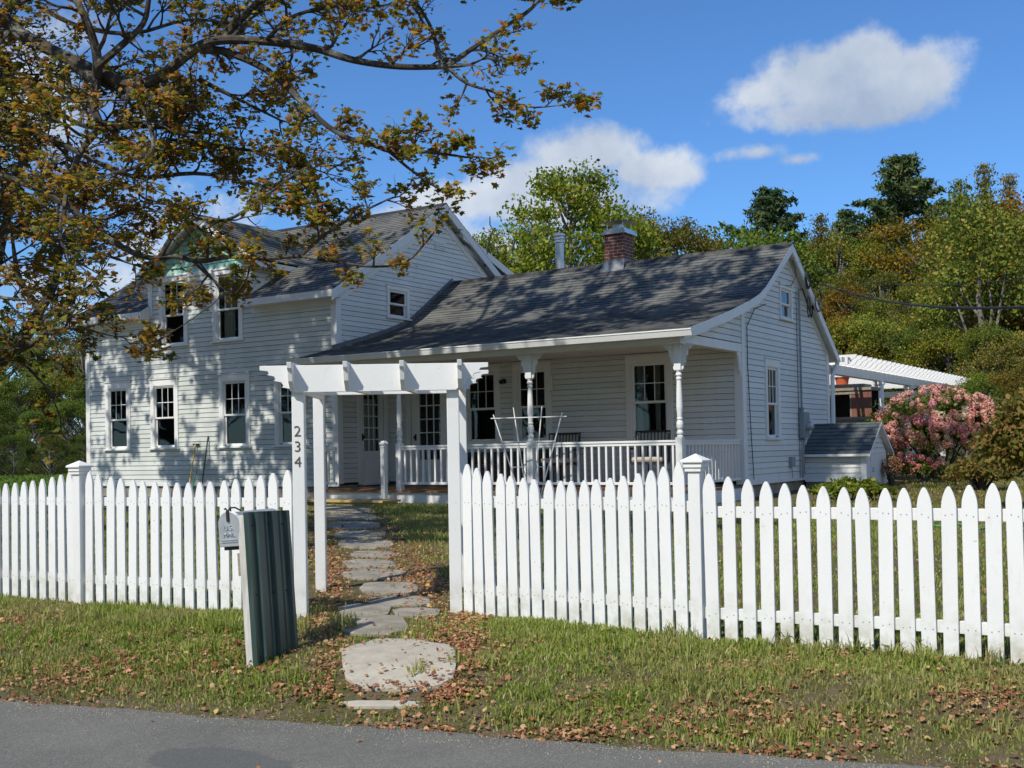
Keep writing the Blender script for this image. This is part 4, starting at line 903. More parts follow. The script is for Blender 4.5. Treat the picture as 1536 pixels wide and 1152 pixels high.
# tools leaning on the wall
rk=thing('garden_rake','yellow handled garden tool leaning on the left wall','garden tool',(-18.9,16.85,g1(-18.9,16.85))); b_=1.83-rk.location.z
m=MB(); m.tube([(.06,-.12,0),(-.10,.27,b_)],.016,8); m.build('handle','spade',rk)
m=MB(); m.bar((-.18,.275,b_),(.0,.275,b_),.03,.03); m.build('rake_head','iron',rk)
m=MB(); m.tube([(.1,-.1,0),(.03,.2,.62)],.012,6); m.build('green_grip','water_hose',rk)
rk=thing('iron_bar','thin black bar leaning upright on the left wall','garden tool',(-18.6,16.9,g1(-18.6,16.9)))
m=MB(); m.tube([(.02,-.05,0),(-.03,.24,2.0-rk.location.z)],.014,8); m.build('shaft','iron',rk); m=MB(); m.tube([(.02,-.05,0),(.02,-.05,.05)],.03,8); m.build('foot','iron',rk)
# hose on the right lawn
h0=hit(1400,790); m=MB(); pts=[]
for i in range(30):
    q=hit(1395+i*3.0,787+3*math.sin(i*.35)+i*.25); pts.append(q+Vector((0,0,.015)))
m.tube(pts,.012,6); tag(m.build('garden_hose','water_hose'),'green hose lying on the lawn behind the right fence','hose')

# ---------------------------------------------------------------- pergola and cabinet behind the house
PX=-7.25; pz=g1(-8,28)
per=thing('pergola','white pergola with round columns and many close slats behind the house','pergola',(PX,28,pz))
m=MB(); m.box((PX-.03,24.0,3.06),(PX+.03,36.5,3.26)); m.box((PX-.13,24.0,3.06),(PX-.07,36.5,3.26)); kid(m.build('edge_beam','fence',bevel=.004),per)
m=MB(); m.box((-11,24,3.06),(-10.94,36.5,3.26)); m.box((-11,33.8,2.90),(PX,33.86,3.06)); kid(m.build('far_beam','fence'),per)
for i in range(31):
    y=24.25+i*.40; m=MB(); e=PX+.42
    m.prism([(-11.3,3.265),(e-.22,3.265),(e-.17,3.285),(e-.13,3.33),(e-.10,3.37),(e-.04,3.39),(e-.01,3.42),(e,3.47),(-11.3,3.47)],1,y-.02,y+.02); kid(m.build('slat','fence'),per)
for y in (27.7,30.6,34.5):
    m=MB(); m.lathe([(pz-.1,.16),(pz+.1,.16),(pz+.12,.12),(2.96,.105),(2.98,.14),(3.05,.14),(3.058,.15)],(PX-.05,y,0),24); kid(m.build('column','fence',smooth=False),per)
ov=thing('outdoor_cabinet','weathered timber cabinet with open dark front and rust brown panel beside the house corner','cabinet',(-7.6,26.1,g1(-7.6,26.1)))
m=MB(); m.box((-8.35,25.82,2.78),(-6.98,26.6,2.86)); m.box((-8.3,25.86,2.86),(-7.15,26.5,2.93)); m.box((-8.3,25.85,2.70),(-7.25,25.90,2.78)); kid(m.build('timber_top','oldwood',bevel=.006),ov)
m=MB(); m.box((-8.35,25.8,2.12),(-6.98,26.6,2.19)); m.box((-8.3,25.83,2.05),(-7.0,25.88,2.12)); kid(m.build('timber_shelf','oldwood',bevel=.006),ov)
m=MB(); m.box((-8.3,26.45,2.19),(-7.0,26.5,2.78)); m.box((-8.3,25.9,2.19),(-8.25,26.45,2.78)); kid(m.build('shade_lining','black'),ov)  # near-black sheets paint the shade inside the open cabinet front
m=MB(); m.box((-7.44,25.86,2.19),(-6.99,25.90,2.78)); kid(m.build('rusty_panel','rust'),ov)
m=MB(); m.box((-7.47,25.86,2.19),(-7.44,25.92,2.78)); kid(m.build('stile','oldwood'),ov)
m=MB(); m.box((-8.3,25.95,.8),(-7.05,26.5,2.05)); kid(m.build('stone_base','stone'),ov)
pt=tag(MB().lathe([(2.93,.13),(3.06,.15),(3.08,.165),(3.11,.165),(3.11,.14),(2.98,.12)],(-7.72,26.15,0),20).build('clay_pot','terracotta'),'orange terracotta pot on top of the timber cabinet','pot')

# ---------------------------------------------------------------- utility wires
def wire(a,b,sag,r,label):
    a=Vector(a);b=Vector(b); m=MB(); pts=[]
    for i in range(33):
        t=i/32; p=a.lerp(b,t); p.z-=sag*4*t*(1-t); pts.append(p)
    m.tube(pts,r,6); return tag(m.build('utility_wire','cable'),label,'wire')
wire((XW+.172,22.9,4.83),atD(1700,447,10),.25,.017,'thick twisted service cable from the gable toward the right edge')
wire((XW+.172,21.5,5.1),atD(1700,385,10),.35,.005,'thin upper wire from the gable peak toward the right')
st=MB(); st.tube([(-14.9,22.3,5.9),(-14.83,22.3,6.3),(-14.72,22.3,6.62),(-14.66,22.3,6.72),(-14.74,22.3,6.86),(-14.74,22.3,7.05)],[.03,.025,.02,.02,.016,.012],6); tag(st.build('dead_branch','bark'),'bare crooked branch sticking up behind the tall roof','branch')

# ================================================================ vegetation
def far_crown(name,seed,H,W,n,kind,trunkm='bark_far',leaf=.16):
    """returns (trunk mesh, crown mesh); origin at trunk base, height H, crown width W"""
    r=np.random.default_rng(seed); rr=random.Random(seed); tb=MB(); P=[]; 
    if kind in('pine','spire'):
        pts=[(0.12*math.sin(i*.9+seed),.1*math.cos(i*1.3),H*i/9) for i in range(10)]; tb.tube(pts,[max(.03,.22*(1-i/9.5)) for i in range(10)],7)
        z=H*.28
        while z<H*.995:
            f=1-(z/H); base=W*.5*(min(1.,.14+f*2.1) if kind=='pine' else min(1.,.06+1.15*f))*rr.uniform(.6,1.2)
            nb=rr.randint(3,5); a0=rr.uniform(0,6.28)
            for k in range(nb):
                a=a0+k*6.28/nb+rr.uniform(-.4,.4); L=base*rr.uniform(.6,1.15); up=rr.uniform(.05,.35)
                e=Vector((math.cos(a)*L,math.sin(a)*L,z+up*L)); tb.tube([(0,0,z),(e.x*.5,e.y*.5,z+up*L*.35),tuple(e)],[.05,.035,.012],4,False)
                m=int(n*.0035*(L+.4)); 
                t=r.uniform(.25,1.05,m); wv=.10+.20*np.sin(np.clip(t,0,1)*3.0); q=np.stack([e.x*t,e.y*t,z+(e.z-z)*t**1.4],1)+r.normal(0,1,(m,3))*np.stack([wv,wv,wv*.38],1); P.append(q)
            z+=rr.uniform(.35,.62)*(H/10)*(.45+.55*min(1,f*3)) if kind=='pine' else rr.uniform(.18,.34)*(H/10)
        P=np.concatenate(P)
    else:
        lean=rr.uniform(-.5,.5); pts=[(lean*(i/6)**2,rr.uniform(-.1,.1),H*.85*i/6) for i in range(7)]; tb.tube(pts,[.17*(1-i/7.5) for i in range(7)],7)
        low=.10 if kind=='bush' else .28; cl=[]
        nc=80 if kind!='bush' else 60
        for k in range(nc):
            a=rr.uniform(0,6.28); zz=rr.uniform(low,1)**.85; prof=math.sin(min(1,(zz-low*.4)/(1-low*.4))*math.pi*.86+.25)**.75 if zz<.99 else .2; rad=W*.5*prof*math.sqrt(rr.uniform(.15,1))*rr.uniform(.85,1.15)
            c=Vector((math.cos(a)*rad+lean*zz*zz,math.sin(a)*rad,H*zz*.96)); cs=W*rr.uniform(.045,.115); cl.append((c,cs))
            s=Vector(pts[min(5,int(zz*5))]); s.z=max(H*low*.6,c.z-rad*.9-.4); s.x*=1; mid=s.lerp(c,.55)+Vector((0,0,-.12*rad)); tb.tube([s,mid,c,c+(c-mid)*.25],[.07,.045,.02,.008],5,False)
            for j in range(3): e=c+Vector((rr.uniform(-1,1)*cs,rr.uniform(-1,1)*cs,rr.uniform(-.3,.7)*cs)); tb.tube([c,e],[.018,.006],4,False)
        wts=np.array([c[1]**2 for c in cl]); wts/=wts.sum()
        for (c,cs),wt in zip(cl,wts):
            m=int(n*wt); d=r.normal(0,1,(m,3)); d/=np.linalg.norm(d,axis=1)[:,None]+1e-6; rad=cs*r.uniform(.25,1.25,m)[:,None]; q=np.array(c)+d*rad*np.array([1.15,1.15,.75]); 
            # sub-clumps
            q+=np.sin(q*7.3+c.x)*.05*cs; P.append(q)
        P=np.concatenate(P)
    n=len(P); P[:,2]=np.maximum(P[:,2],.05)
    T=QB; Rm=rots(n,1.0,r=r); S=leaf*r.uniform(.55,1.35,n)
    t=tb.build('trunk',trunkm); 
    if kind=='pine': T=np.array([(0,-.5,0),(.16,0,.03),(0,.5,0),(-.16,0,.03)])
    c=scatter('crown',T,QLF,P,Rm,S,'pine_needle' if kind=='pine' else 'forest_leaf')
    return t,c
protos={}
def proto(key,*a,**k):
    t,c=far_crown(key,*a,**k); protos[key]=(t.data,c.data)
    bpy.data.objects.remove(t); bpy.data.objects.remove(c)
proto('a',1,10,6.5,30000,'tree',leaf=.105); proto('b',2,11,5.5,28000,'tree',leaf=.105); proto('c',3,9,7,30000,'tree',leaf=.10); proto('d',8,10,6,26000,'tree',leaf=.105); proto('open',5,11,8.5,24000,'tree',leaf=.16)
proto('bush',4,7,8,30000,'bush',leaf=.11); proto('bush2',6,8,6.8,30000,'bush',leaf=.11); proto('pine',7,15,8.5,30000,'pine',leaf=.34); proto('pine2',9,15,11,34000,'pine',leaf=.34); proto('spire',12,14,4.6,22000,'spire',leaf=.13)
def place_tree(key,px,D,H,color,name,label,cat,group=None,base=None,rz=None,wide=1.0):
    q=atD(px,660,D); z=g1(q.x,q.y)-.1; t,c=protos[key]; H0={'a':10,'b':11,'c':9,'d':10,'open':11,'bush':7,'bush2':8,'pine':15,'pine2':15,'spire':14}[key]; s=H/H0
    e=thing(name,label,cat,(q.x,q.y,z),rz if rz is not None else random.uniform(0,6.28),group); e.scale=(s*wide,s*wide,s)
    for nm,me in (('trunk',t),('crown',c)):
        o=bpy.data.objects.new(nm,me); col.objects.link(o); o.parent=e
        if nm=='crown': o.color=(*color,1)
    return e
def topH(px,py,D):  # height of a tree whose tip is seen at (px,py)
    q=atD(px,py,D); return q.z-g1(q.x,q.y)
GR=(.95,1.05,.9); DK=(.6,.72,.6); YG=(1.35,1.25,.8); OR=(1.7,.92,.6); OL=(1.2,1.0,.8); PALE=(1.5,1.45,1.5); RD=(1.7,.78,.7)
# behind the ridge
place_tree('open',858,42,topH(858,246,42),(1.35,1.35,.8),'deciduous_tree','tall yellow-green open tree rising behind the stove pipe','tree',rz=.6,wide=.92)
place_tree('c',770,44,topH(790,330,44),(1.25,1.3,.8),'deciduous_tree','lower green tree just right of the tall gable, behind the ridge','tree',rz=2.)
place_tree('a',1010,52,topH(1010,312,52),(1.1,.8,.62),'deciduous_tree','dark bronze-green tree behind and right of the chimney','tree',rz=1.)
place_tree('d',950,56,topH(950,345,56),(.9,.8,.6),'deciduous_tree','dark low tree behind the brick chimney','tree',rz=4.)
place_tree('bush',1125,58,topH(1125,352,58),(.85,1.05,.8),'deciduous_tree','round green treetop left of the small pine','tree',rz=1)
place_tree('pine',1163,60,topH(1163,284,60),(1,1,1),'pine_tree','small dark pine above the gable peak','tree',rz=.4)
place_tree('pine2',1362,56,topH(1362,234,56),(1.1,1.05,1),'pine_tree','tallest pine, with spreading top, above the right hillside','tree',rz=2.2,wide=1.0)
place_tree('pine',1275,76,topH(1272,318,76),(1.2,1.15,1.2),'pine_tree','slim pale pine between the two larger pines','tree',rz=3.2,wide=.7)
grp='mixed autumn trees on the wooded hillside at right'
hill=[('spire',1448,47,266,(1.45,1.25,1.2)),('spire',1487,46,242,(1.35,1.2,1.1)),('spire',1524,47,258,(1.5,1.2,1.1)),('spire',1238,60,318,(1.1,1.0,1.)),('spire',1408,52,306,(1.2,1.1,1.)),('spire',1205,62,352,(1.1,1.1,.9)),('a',1225,62,335,OL),('c',1260,58,345,PALE),('b',1310,60,345,GR),('d',1195,60,372,GR),('a',1345,54,345,YG),('c',1395,52,318,OR),('b',1430,50,312,OL),('d',1475,48,296,PALE),('a',1525,46,290,OL),('c',1575,46,262,RD),('b',1500,44,302,PALE),
 ('a',1240,50,410,YG),('d',1285,48,420,RD),('b',1335,46,395,GR),('c',1375,44,420,OL),('a',1420,42,400,YG),('d',1462,40,390,GR),('b',1510,39,380,OR),('c',1560,38,370,OL),
 ('bush2',1225,44,520,GR),('bush',1262,42,480,OL),('bush2',1300,41,470,PALE),('bush',1345,40,500,PALE),('bush2',1385,38,480,GR),('bush',1430,37,500,YG),('bush2',1480,35,480,GR),('bush',1535,34,500,PALE),
 ('bush',1250,38,560,YG),('bush2',1320,37,550,OL),('bush',1370,36,560,GR),('bush2',1420,33,570,OL),('bush',1475,31,560,GR),('bush2',1530,29,545,OL),('bush',1590,30,520,GR),('bush',1450,28,610,DK),('bush',1350,33,600,DK),('bush2',1290,36,600,DK)]
lab={id(OL):'olive tree',id(PALE):'pale grey-green tree',id(GR):'green tree',id(YG):'yellow-green tree',id(OR):'orange-tinged tree',id(RD):'red-tinged tree',id(DK):'dark green undergrowth bush'}
for key,px,D,py,c_ in hill:
    what=lab.get(id(c_),'slender pointed olive tree'); 
    if key.startswith('bush') and 'tree' in what: what=what.replace('tree','low bushy tree')
    place_tree(key,px,D,topH(px,py,D),tuple(v*random.uniform(.85,1.12)*k_ for v,k_ in zip(c_,(1.,.90,.9))),'hillside_tree',what+' in the wooded hillside right of the house','tree',grp,wide=random.uniform(.75,1.0) if key=='spire' else random.uniform(.8,1.05))
# one clear pale trunk tree on the right
def pale_tree():
    q=atD(1478,660,36.5); z=g1(q.x,q.y); e=thing('pale_trunk_tree','tree with forked pale grey trunk standing out of the right hillside','tree',(q.x,q.y,z)); m=MB()
    m.tube([(0,0,0),(-.05,0,2),(.05,0,3.6),(-.1,0,5.2),(.05,0,7.2)],[.16,.14,.11,.08,.03],8); m.tube([(.0,0,2.2),(.35,0,3.2),(.45,0,4.4),(.75,0,6)],[.09,.07,.05,.02],6); m.tube([(0,0,1.9),(-.4,0,3),(-.5,0,4.2),(-.9,0,5.5)],[.07,.06,.04,.02],6); m.tube([(.05,0,3.6),(.3,0,4.6),(.2,0,6)],[.06,.04,.02],6)
    m.tube([(-.1,0,4.6),(-.6,0,5.4),(-.8,0,6.6)],[.05,.03,.015],6); m.build('trunk','bark_far',e)
    r=np.random.default_rng(77); P=[]
    for c in ((0,0,7.2),(.8,.1,6.2),(-.9,0,5.8),(.3,0,6.3),(-.8,.1,6.9),(1.3,.3,5.0),(-1.5,.2,4.8),(.1,.5,5.3),(1.1,.2,7.2),(-.4,.1,8.0)): P.append(np.array(c)+r.normal(0,1,(700,3))*np.array([.42,.42,.36]))
    P=np.concatenate(P); o=scatter('crown',QB,QLF,P,rots(len(P),1.0,r=r),.13*r.uniform(.6,1.3,len(P)),'forest_leaf',e); o.color=(1.3,1.25,1.2,1)
pale_tree()
# left woods
grp='woodland trees beyond the lawn at left'
left=[('a',-60,60,470,GR),('c',10,62,478,YG),('b',70,66,470,GR),('d',128,64,470,OL),('a',180,70,470,GR),('bush',-30,52,560,DK),('bush2',30,50,560,GR),('bush',85,52,555,YG),('bush2',140,50,560,GR),('bush',-10,46,600,DK),('bush2',50,45,610,GR),('bush',105,46,600,GR),('bush2',160,48,600,DK),('bush',20,42,650,DK),('bush',75,42,650,DK),('bush',130,44,650,DK),('bush2',-50,42,600,DK),('c',230,78,440,GR)]
for key,px,D,py,c_ in left:
    what=lab[id(c_)]
    place_tree(key,px,D,topH(px,py,D),tuple(v*random.uniform(.85,1.05) for v in c_),'woodland_tree',what+' in the woods left of the house','tree',grp)

for i,(x,y,h,k,c_) in enumerate([(-34,-20,13,'a',DK),(-25,-23,14,'c',GR),(-16,-21,13,'b',DK),(-7,-24,15,'d',GR),(2,-21,13,'a',DK),(11,-24,14,'c',GR),(20,-20,13,'b',DK),(-42,-16,12,'d',GR),(29,-14,13,'a',GR),(-50,-22,15,'a',DK),(-57,-15,14,'c',DK),(-64,-22,16,'b',DK),(-70,-12,15,'d',DK),(-77,-20,16,'a',DK),(-85,-14,16,'c',DK),(-93,-20,17,'b',DK),(-101,-12,17,'a',DK)]):  # out-of-view row, added so the window glass has dark foliage to reflect
    q=Vector((x,y,0)); t,c=protos[k]; e=thing('reflection_tree','unseen green tree added across the road for window reflections','tree',(x,y,.1),i*1.3,'unseen trees added for window reflections'); sc_=h/{'a':10,'b':11,'c':9,'d':10}[k]; e.scale=(sc_*1.3,sc_*1.3,sc_)
    for nm,me in (('trunk',t),('crown',c)):
        o=bpy.data.objects.new(nm,me); col.objects.link(o); o.parent=e
        if nm=='crown': o.color=(*c_,1)
# ---------------------------------------------------------------- the big maple and its neighbour
def maple(trunk_pts,trunk_r,limbs,seed,name,label,leafm,budget,leafsize=(.075,.125),extra=None):
    r=random.Random(seed); tb=MB(); LP=[]; LN=[]
    tb.tube(trunk_pts,trunk_r,12)
    def smooth(pts,k=4):
        pts=[Vector(p) for p in pts]; out=[]
        for i in range(len(pts)-1):
            p0=pts[max(0,i-1)];p1=pts[i];p2=pts[i+1];p3=pts[min(len(pts)-1,i+2)]
            for j in range(k):
                t=j/k; out.append(.5*((2*p1)+(p2-p0)*t+(2*p0-5*p1+4*p2-p3)*t*t+(3*p1-p0-3*p2+p3)*t**3))
        out.append(pts[-1]); return out
    def leaves(p,d,n,spread):
        for _ in range(n):
            q=p+Vector((r.gauss(0,spread),r.gauss(0,spread),r.gauss(-.02,spread*.6))); LP.append(q)
    def twig(p,d,L,rad,lv,dens):
        n=4; pts=[p]; dd=d.normalized()
        for i in range(n):
            dd=(dd+Vector((r.gauss(0,.22),r.gauss(0,.22),r.gauss(.04,.16)))).normalized(); pts.append(pts[-1]+dd*L/n)
        tb.tube(pts,[rad*(1-.8*i/n) for i in range(n+1)],4 if rad<.02 else 5,False)
        if lv==0:
            for i in (2,3,4): 
                if r.random()<dens: leaves(pts[i],dd,r.choice((1,2,2,3)),.05)
            return
        m=r.randint(3,5) if lv>=2 else r.randint(3,4)
        for j in range(m):
            t=r.uniform(.25,1); k=min(n-1,int(t*n)); q=pts[k].lerp(pts[k+1],t*n-k); ax=dd.orthogonal().normalized(); ax.rotate(Matrix.Rotation(r.uniform(0,6.28),3,dd)); 
            nd=(dd*r.uniform(.5,1)+ax*r.uniform(.5,1.0)+Vector((0,0,.10))).normalized(); twig(q,nd,L*r.uniform(.42,.68),rad*.55,lv-1,dens)
        twig(pts[-1],dd,L*.5,rad*.4,lv-1,dens)
    for pts,r0,r1,spacing,slen,dens in limbs:
        s=smooth(pts); n=len(s); tb.tube(s,[r0+(r1-r0)*(i/(n-1))**.8 for i in range(n)],9 if r0>.06 else 6,True)
        acc=0
        for i in range(1,n):
            seg=(s[i]-s[i-1]).length; acc+=seg
            while acc>spacing:
                acc-=spacing; d=(s[i]-s[i-1]).normalized(); ax=d.orthogonal().normalized(); ax.rotate(Matrix.Rotation(r.uniform(0,6.28),3,d)); ax.z*=.8
                f=i/n; rad=(r0+(r1-r0)*f); twig(s[i],(d*r.uniform(.3,.9)+ax+Vector((0,0,.1))).normalized(),slen*r.uniform(.6,1.15)*(1.05-.3*f),min(.03,rad*.4+.006),2,dens)
        twig(s[-1],(s[-1]-s[-2]).normalized(),slen,max(.012,r1),2,dens)
    base=Vector(trunk_pts[0]); e=thing(name,label,'tree',base)
    t=kid(tb.build('trunk','bark'),e)
    P=np.array([(q.x,q.y,q.z) for q in LP]); n=len(P); rg=np.random.default_rng(seed); print(name,'leaves',n,'high',int((P[:,2]>7).sum()))
    if n>budget: P=P[rg.permutation(n)[:budget]]; n=budget
    sz=rg.uniform(*leafsize,n)*rg.choice([.6,1,1,1.15],n)*np.where(P[:,2]>7.2,2.1,1.)
    o=scatter('crown',STAR,STARF,P,rots(n,.75,r=rg),sz,leafm); kid(o,e)
    return e
A=lambda *l:[atD(x,y,D) for x,y,D in l]
def build_maples():
    tb=[(-13.7,8.4,.4),(-13.6,8.5,1.6),(-13.75,8.5,3.2),(-13.5,8.4,4.8),(-13.3,8.4,6.5),(-13.0,8.6,9),(-12.8,9,12)]
    J=Vector((-13.4,8.4,5.2)); J2=Vector((-13.2,8.5,7.5)); J3=Vector((-12.9,8.8,10))
    limbs=[
     # main limb sweeping right across the top left of view
     ([J]+A((-20,32,12.2),(30,52,12),(110,92,11.8),(190,125,11.6),(235,118,11.5),(290,75,11.4),(330,60,11.3),(400,62,11.2),(470,72,11.1),(530,90,11),(600,100,11),(670,100,11)),.085,.025,.32,.50,.5),
     (A((670,100,11),(705,75,11),(750,45,11),(800,10,11),(840,-30,11)),.03,.01,.24,.45,.4),
     (A((662,98,11),(650,50,11),(635,20,11),(610,-20,11)),.025,.01,.24,.42,.4),
     (A((672,102,11),(700,125,11),(740,138,11),(790,160,11),(838,158,11)),.02,.006,.2,.26,.5),
     (A((300,75,11.4),(340,78,11.4),(400,105,11.2),(450,150,11),(490,188,10.9),(530,210,10.9),(575,222,10.8),(610,250,10.8),(640,272,10.8)),.045,.010,.25,.25,.40),
     (A((545,210,10.9),(590,228,10.9),(640,228,10.9),(700,236,10.9)),.03,.010,.2,.28,.7),
     # upright stem and its fork
     (A((110,92,11.8),(142,118,11.6),(145,80,11.5),(125,20,11.4),(90,-40,11.4)),.07,.03,.34,.75,.8),
     (A((145,100,11.5),(180,70,11.4),(215,35,11.3),(225,-10,11.2),(240,-60,11.2)),.045,.02,.34,.75,.85),
     (A((145,110,11.6),(140,160,11.5),(148,190,11.4),(120,230,11.3),(100,290,11.2),(95,330,11.1)),.055,.02,.26,.65,.9),
     (A((190,125,11.6),(215,160,11.4),(230,220,11.2),(205,250,11.0),(170,260,10.9)),.03,.015,.26,.6,.8),
     # low lichened branch in front of the dormer
     ([J]+A((-60,250,12),(20,270,11.9),(90,300,11.8),(150,350,11.7),(215,385,11.6),(262,385,11.6),(300,392,11.5),(345,385,11.4),(400,388,11.3),(450,385,11.2),(500,392,11.1),(560,400,11),(610,392,11),(640,362,11)),.05,.008,.30,.28,.36),
     (A((240,385,11.6),(262,350,11.5),(292,328,11.4),(340,330,11.3),(390,300,11.2),(430,270,11.1)),.03,.01,.22,.40,.45),
     (A((290,392,11.5),(320,420,11.4),(350,440,11.3),(365,425,11.2)),.018,.006,.2,.30,.7),
     (A((300,395,11.5),(330,440,11.4),(300,470,11.4),(255,500,11.3)),.010,.004,.3,.26,.7),
     (A((450,385,11.2),(490,350,11.2),(540,320,11.2),(580,300,11.2)),.02,.008,.2,.28,.45),
     # mid fillers
     ([J]+A((-40,160,12.3),(40,190,12.2),(120,230,12.1),(200,265,12),(290,260,11.9),(360,270,11.8),(430,290,11.7)),.05,.012,.22,.46,.7),
     ([J]+A((-40,330,12.6),(40,350,12.5),(120,370,12.4),(180,390,12.3)),.05,.015,.24,.6,.85),
     (A((200,265,12),(260,220,11.8),(285,190,11.7),(290,150,11.6)),.03,.01,.22,.6,.8),
     ([J]+A((-30,100,12.4),(60,150,12.3),(130,190,12.2),(220,190,12.1),(300,200,12)),.05,.015,.22,.6,.95),
     ([J]+A((-30,220,12.6),(50,310,12.5),(140,330,12.4),(210,310,12.3)),.05,.012,.22,.55,.9),
     (A((60,10,12),(120,40,12),(200,50,12),(280,30,12),(350,35,12)),.03,.012,.22,.6,.9),
     (A((250,210,12.4),(330,220,12.4),(400,230,12.3),(460,250,12.3)),.03,.01,.2,.5,.9),
     (A((300,120,12),(360,150,12),(420,180,12)),.03,.01,.22,.5,.8),
     (A((330,60,11.4),(370,20,11.3),(420,-20,11.2),(500,-60,11.2)),.05,.02,.3,.8,.95),
     (A((400,62,11.2),(430,30,11.1),(490,10,11.1),(560,10,11)),.03,.01,.24,.6,.9),
     ([J]+A((-60,60,12.6),(0,20,12.6),(60,-10,12.6)),.06,.03,.3,.8,.85),
     ([J]+A((-90,420,12.8),(-30,440,12.6),(30,450,12.4)),.04,.015,.28,.55,.7),
     (A((430,270,11.1),(455,262,11.1),(480,300,11.1)),.015,.006,.2,.36,.9),
     # high crown above the frame: this throws the dappled shade
     ([J2,(-12.0,9.3,9.2),(-10.5,10,10.6),(-9,10.8,11.8),(-7.6,11,12.6)],.12,.03,.5,1.5,.7),
     ([J2,(-14.5,9.5,9),(-16.3,10.2,10),(-18.5,10.5,10.8),(-20.5,11,11.2)],.12,.03,.42,1.5,.8),
     ([J3,(-13.8,9.8,11.4),(-15,10.8,12.6),(-16,11.5,13.6)],.09,.03,.45,1.4,.8),
     ([J3,(-12.2,9.8,12),(-11.3,11,13.4),(-10.6,12.2,14.6)],.09,.03,.5,1.5,.75),
     ([J2,(-15.5,8.6,8.4),(-18,8.4,8.9),(-20.5,8.5,9.4),(-22.5,8.8,9.6)],.10,.03,.42,1.4,.8),
     ([J,(-15.5,9,6.3),(-17.5,9.8,7.2),(-19.8,10.4,7.8)],.08,.03,.45,1.1,.8),
     ([J2,(-12.5,7.5,9),(-11,6.6,10.2),(-9.6,6.2,11)],.09,.03,.7,1.4,.45),
     ([J3,(-14.5,8.6,11.5),(-16.5,8.4,12.5),(-18.2,8.6,13)],.08,.03,.45,1.4,.8),
     ([J2,(-11.2,8.4,8.0),(-9.0,8.3,8.3),(-7.2,8.6,8.5)],.06,.02,.55,1.1,.4),
     ([J2,(-11.0,7.2,8.2),(-8.8,6.6,8.9),(-6.8,6.4,9.4)],.07,.02,.5,1.2,.55),
     ([J2,(-12.0,6.9,8.0),(-10.5,5.6,8.8),(-9.2,4.8,9.6)],.06,.02,.5,1.2,.5),
     ([J3,(-15.5,9.4,11.4),(-18,9.8,12.4),(-20.5,10.2,12.8),(-22.5,10.5,12.8)],.10,.03,.36,1.6,.95),
     ([J3,(-14.6,9.0,12.0),(-16.2,9.6,13.6),(-17.8,10.2,14.6)],.08,.03,.36,1.5,.95),
     ([J2,(-15.6,9.6,9.4),(-18.6,10.6,10.2),(-21.4,11.2,10.4),(-23,11.4,10.3)],.09,.03,.34,1.5,.95),
     ([J3,(-11.5,9.6,11.4),(-9.8,10.6,12.8),(-8.2,11.6,13.8),(-7,12.2,14.3)],.09,.03,.36,1.6,.95),
     ([J3,(-12.2,10.2,12.6),(-11.6,11.4,14.4),(-11.8,12.4,15.6)],.09,.03,.36,1.6,.95),
     ([J3,(-11.2,10,11.0),(-9.2,11.2,11.6),(-7.4,12,12.2)],.08,.03,.38,1.5,.9),
     ([J3,(-13.5,10.4,12.6),(-14.2,11.8,14.2),(-14.4,12.8,15.4)],.08,.03,.4,1.5,.9),
    ]
    maple([Vector(p) for p in tb],[.46,.38,.34,.30,.26,.18,.06],limbs,21,'maple_tree','large maple with amber and olive leaves overhanging from the upper left','maple_leaf',110000,leafsize=(.045,.088))
    q=atD(-70,640,19); gzz=g1(q.x,q.y)
    K=atD(-40,560,19)
    limbs=[([K]+A((0,540,19),(40,500,19),(60,465,19),(80,430,19),(90,380,19)),.16,.05,.5,1.1,.7),(A((40,500,19),(75,470,19),(120,440,19)),.06,.02,.4,.9,.6),([K]+A((0,538,18.6),(50,515,18.4),(75,495,18.3),(120,492,18.2),(150,500,18.2)),.08,.015,.35,.7,.5),
     (A((60,465,19),(30,420,19),(20,370,19)),.07,.03,.4,1.,.7),([K]+A((-30,480,19.5),(-10,420,19.5),(10,330,19.5),(30,250,19.5)),.14,.05,.5,1.3,.8),(A((20,530,18.8),(50,560,18.7),(75,590,18.6),(90,625,18.6)),.03,.01,.5,.5,.25)]
    maple([Vector((q.x,q.y,gzz)),K+Vector((0,0,-1)),K,K+Vector((0,.3,3))],[.38,.3,.26,.1],limbs,33,'maple_tree','smaller darker maple at the left edge behind the large one','maple_green',9000,leafsize=(.09,.14))
build_maples()

# ---------------------------------------------------------------- shrubs
def shrub(name,label,cat,c,size,n,leafm,leaf=.07,seed=0,shape=1.0,lift=0.,twigs=True):
    r=np.random.default_rng(seed); rr=random.Random(seed); e=thing(name,label,cat,c)
    m=MB()
    for i in range(12):
        a=rr.uniform(0,6.28); k=rr.uniform(.4,.95); p=(math.cos(a)*size[0]*k*.5,math.sin(a)*size[1]*k*.5,size[2]*rr.uniform(.5,.9)); m.tube([(p[0]*.12,p[1]*.12,0),(p[0]*.55,p[1]*.55,p[2]*.6),p],[.03,.02,.008],5)
    m.build('stems','bark',e)
    cl=[]; P=[]
    for i in range(46):
        d=r.normal(0,1,3); d[2]=abs(d[2])*.9-.15; d/=np.linalg.norm(d); k=r.uniform(.55,.97); cen=np.array([d[0]*size[0]/2*k,d[1]*size[1]/2*k,size[2]*(.5+d[2]*.45*k)+lift]); P.append(cen+r.normal(0,1,(n//46,3))*np.array([size[0],size[1],size[2]])*.075)
    P=np.concatenate(P); P[:,2]=np.maximum(P[:,2],.02); o=scatter('foliage',QB,QLF,P,rots(len(P),1.0,r=r),leaf*r.uniform(.6,1.4,len(P)),leafm,e)
    return e
hc=atD(1408,660,24.5); hzg=g1(hc.x,hc.y)
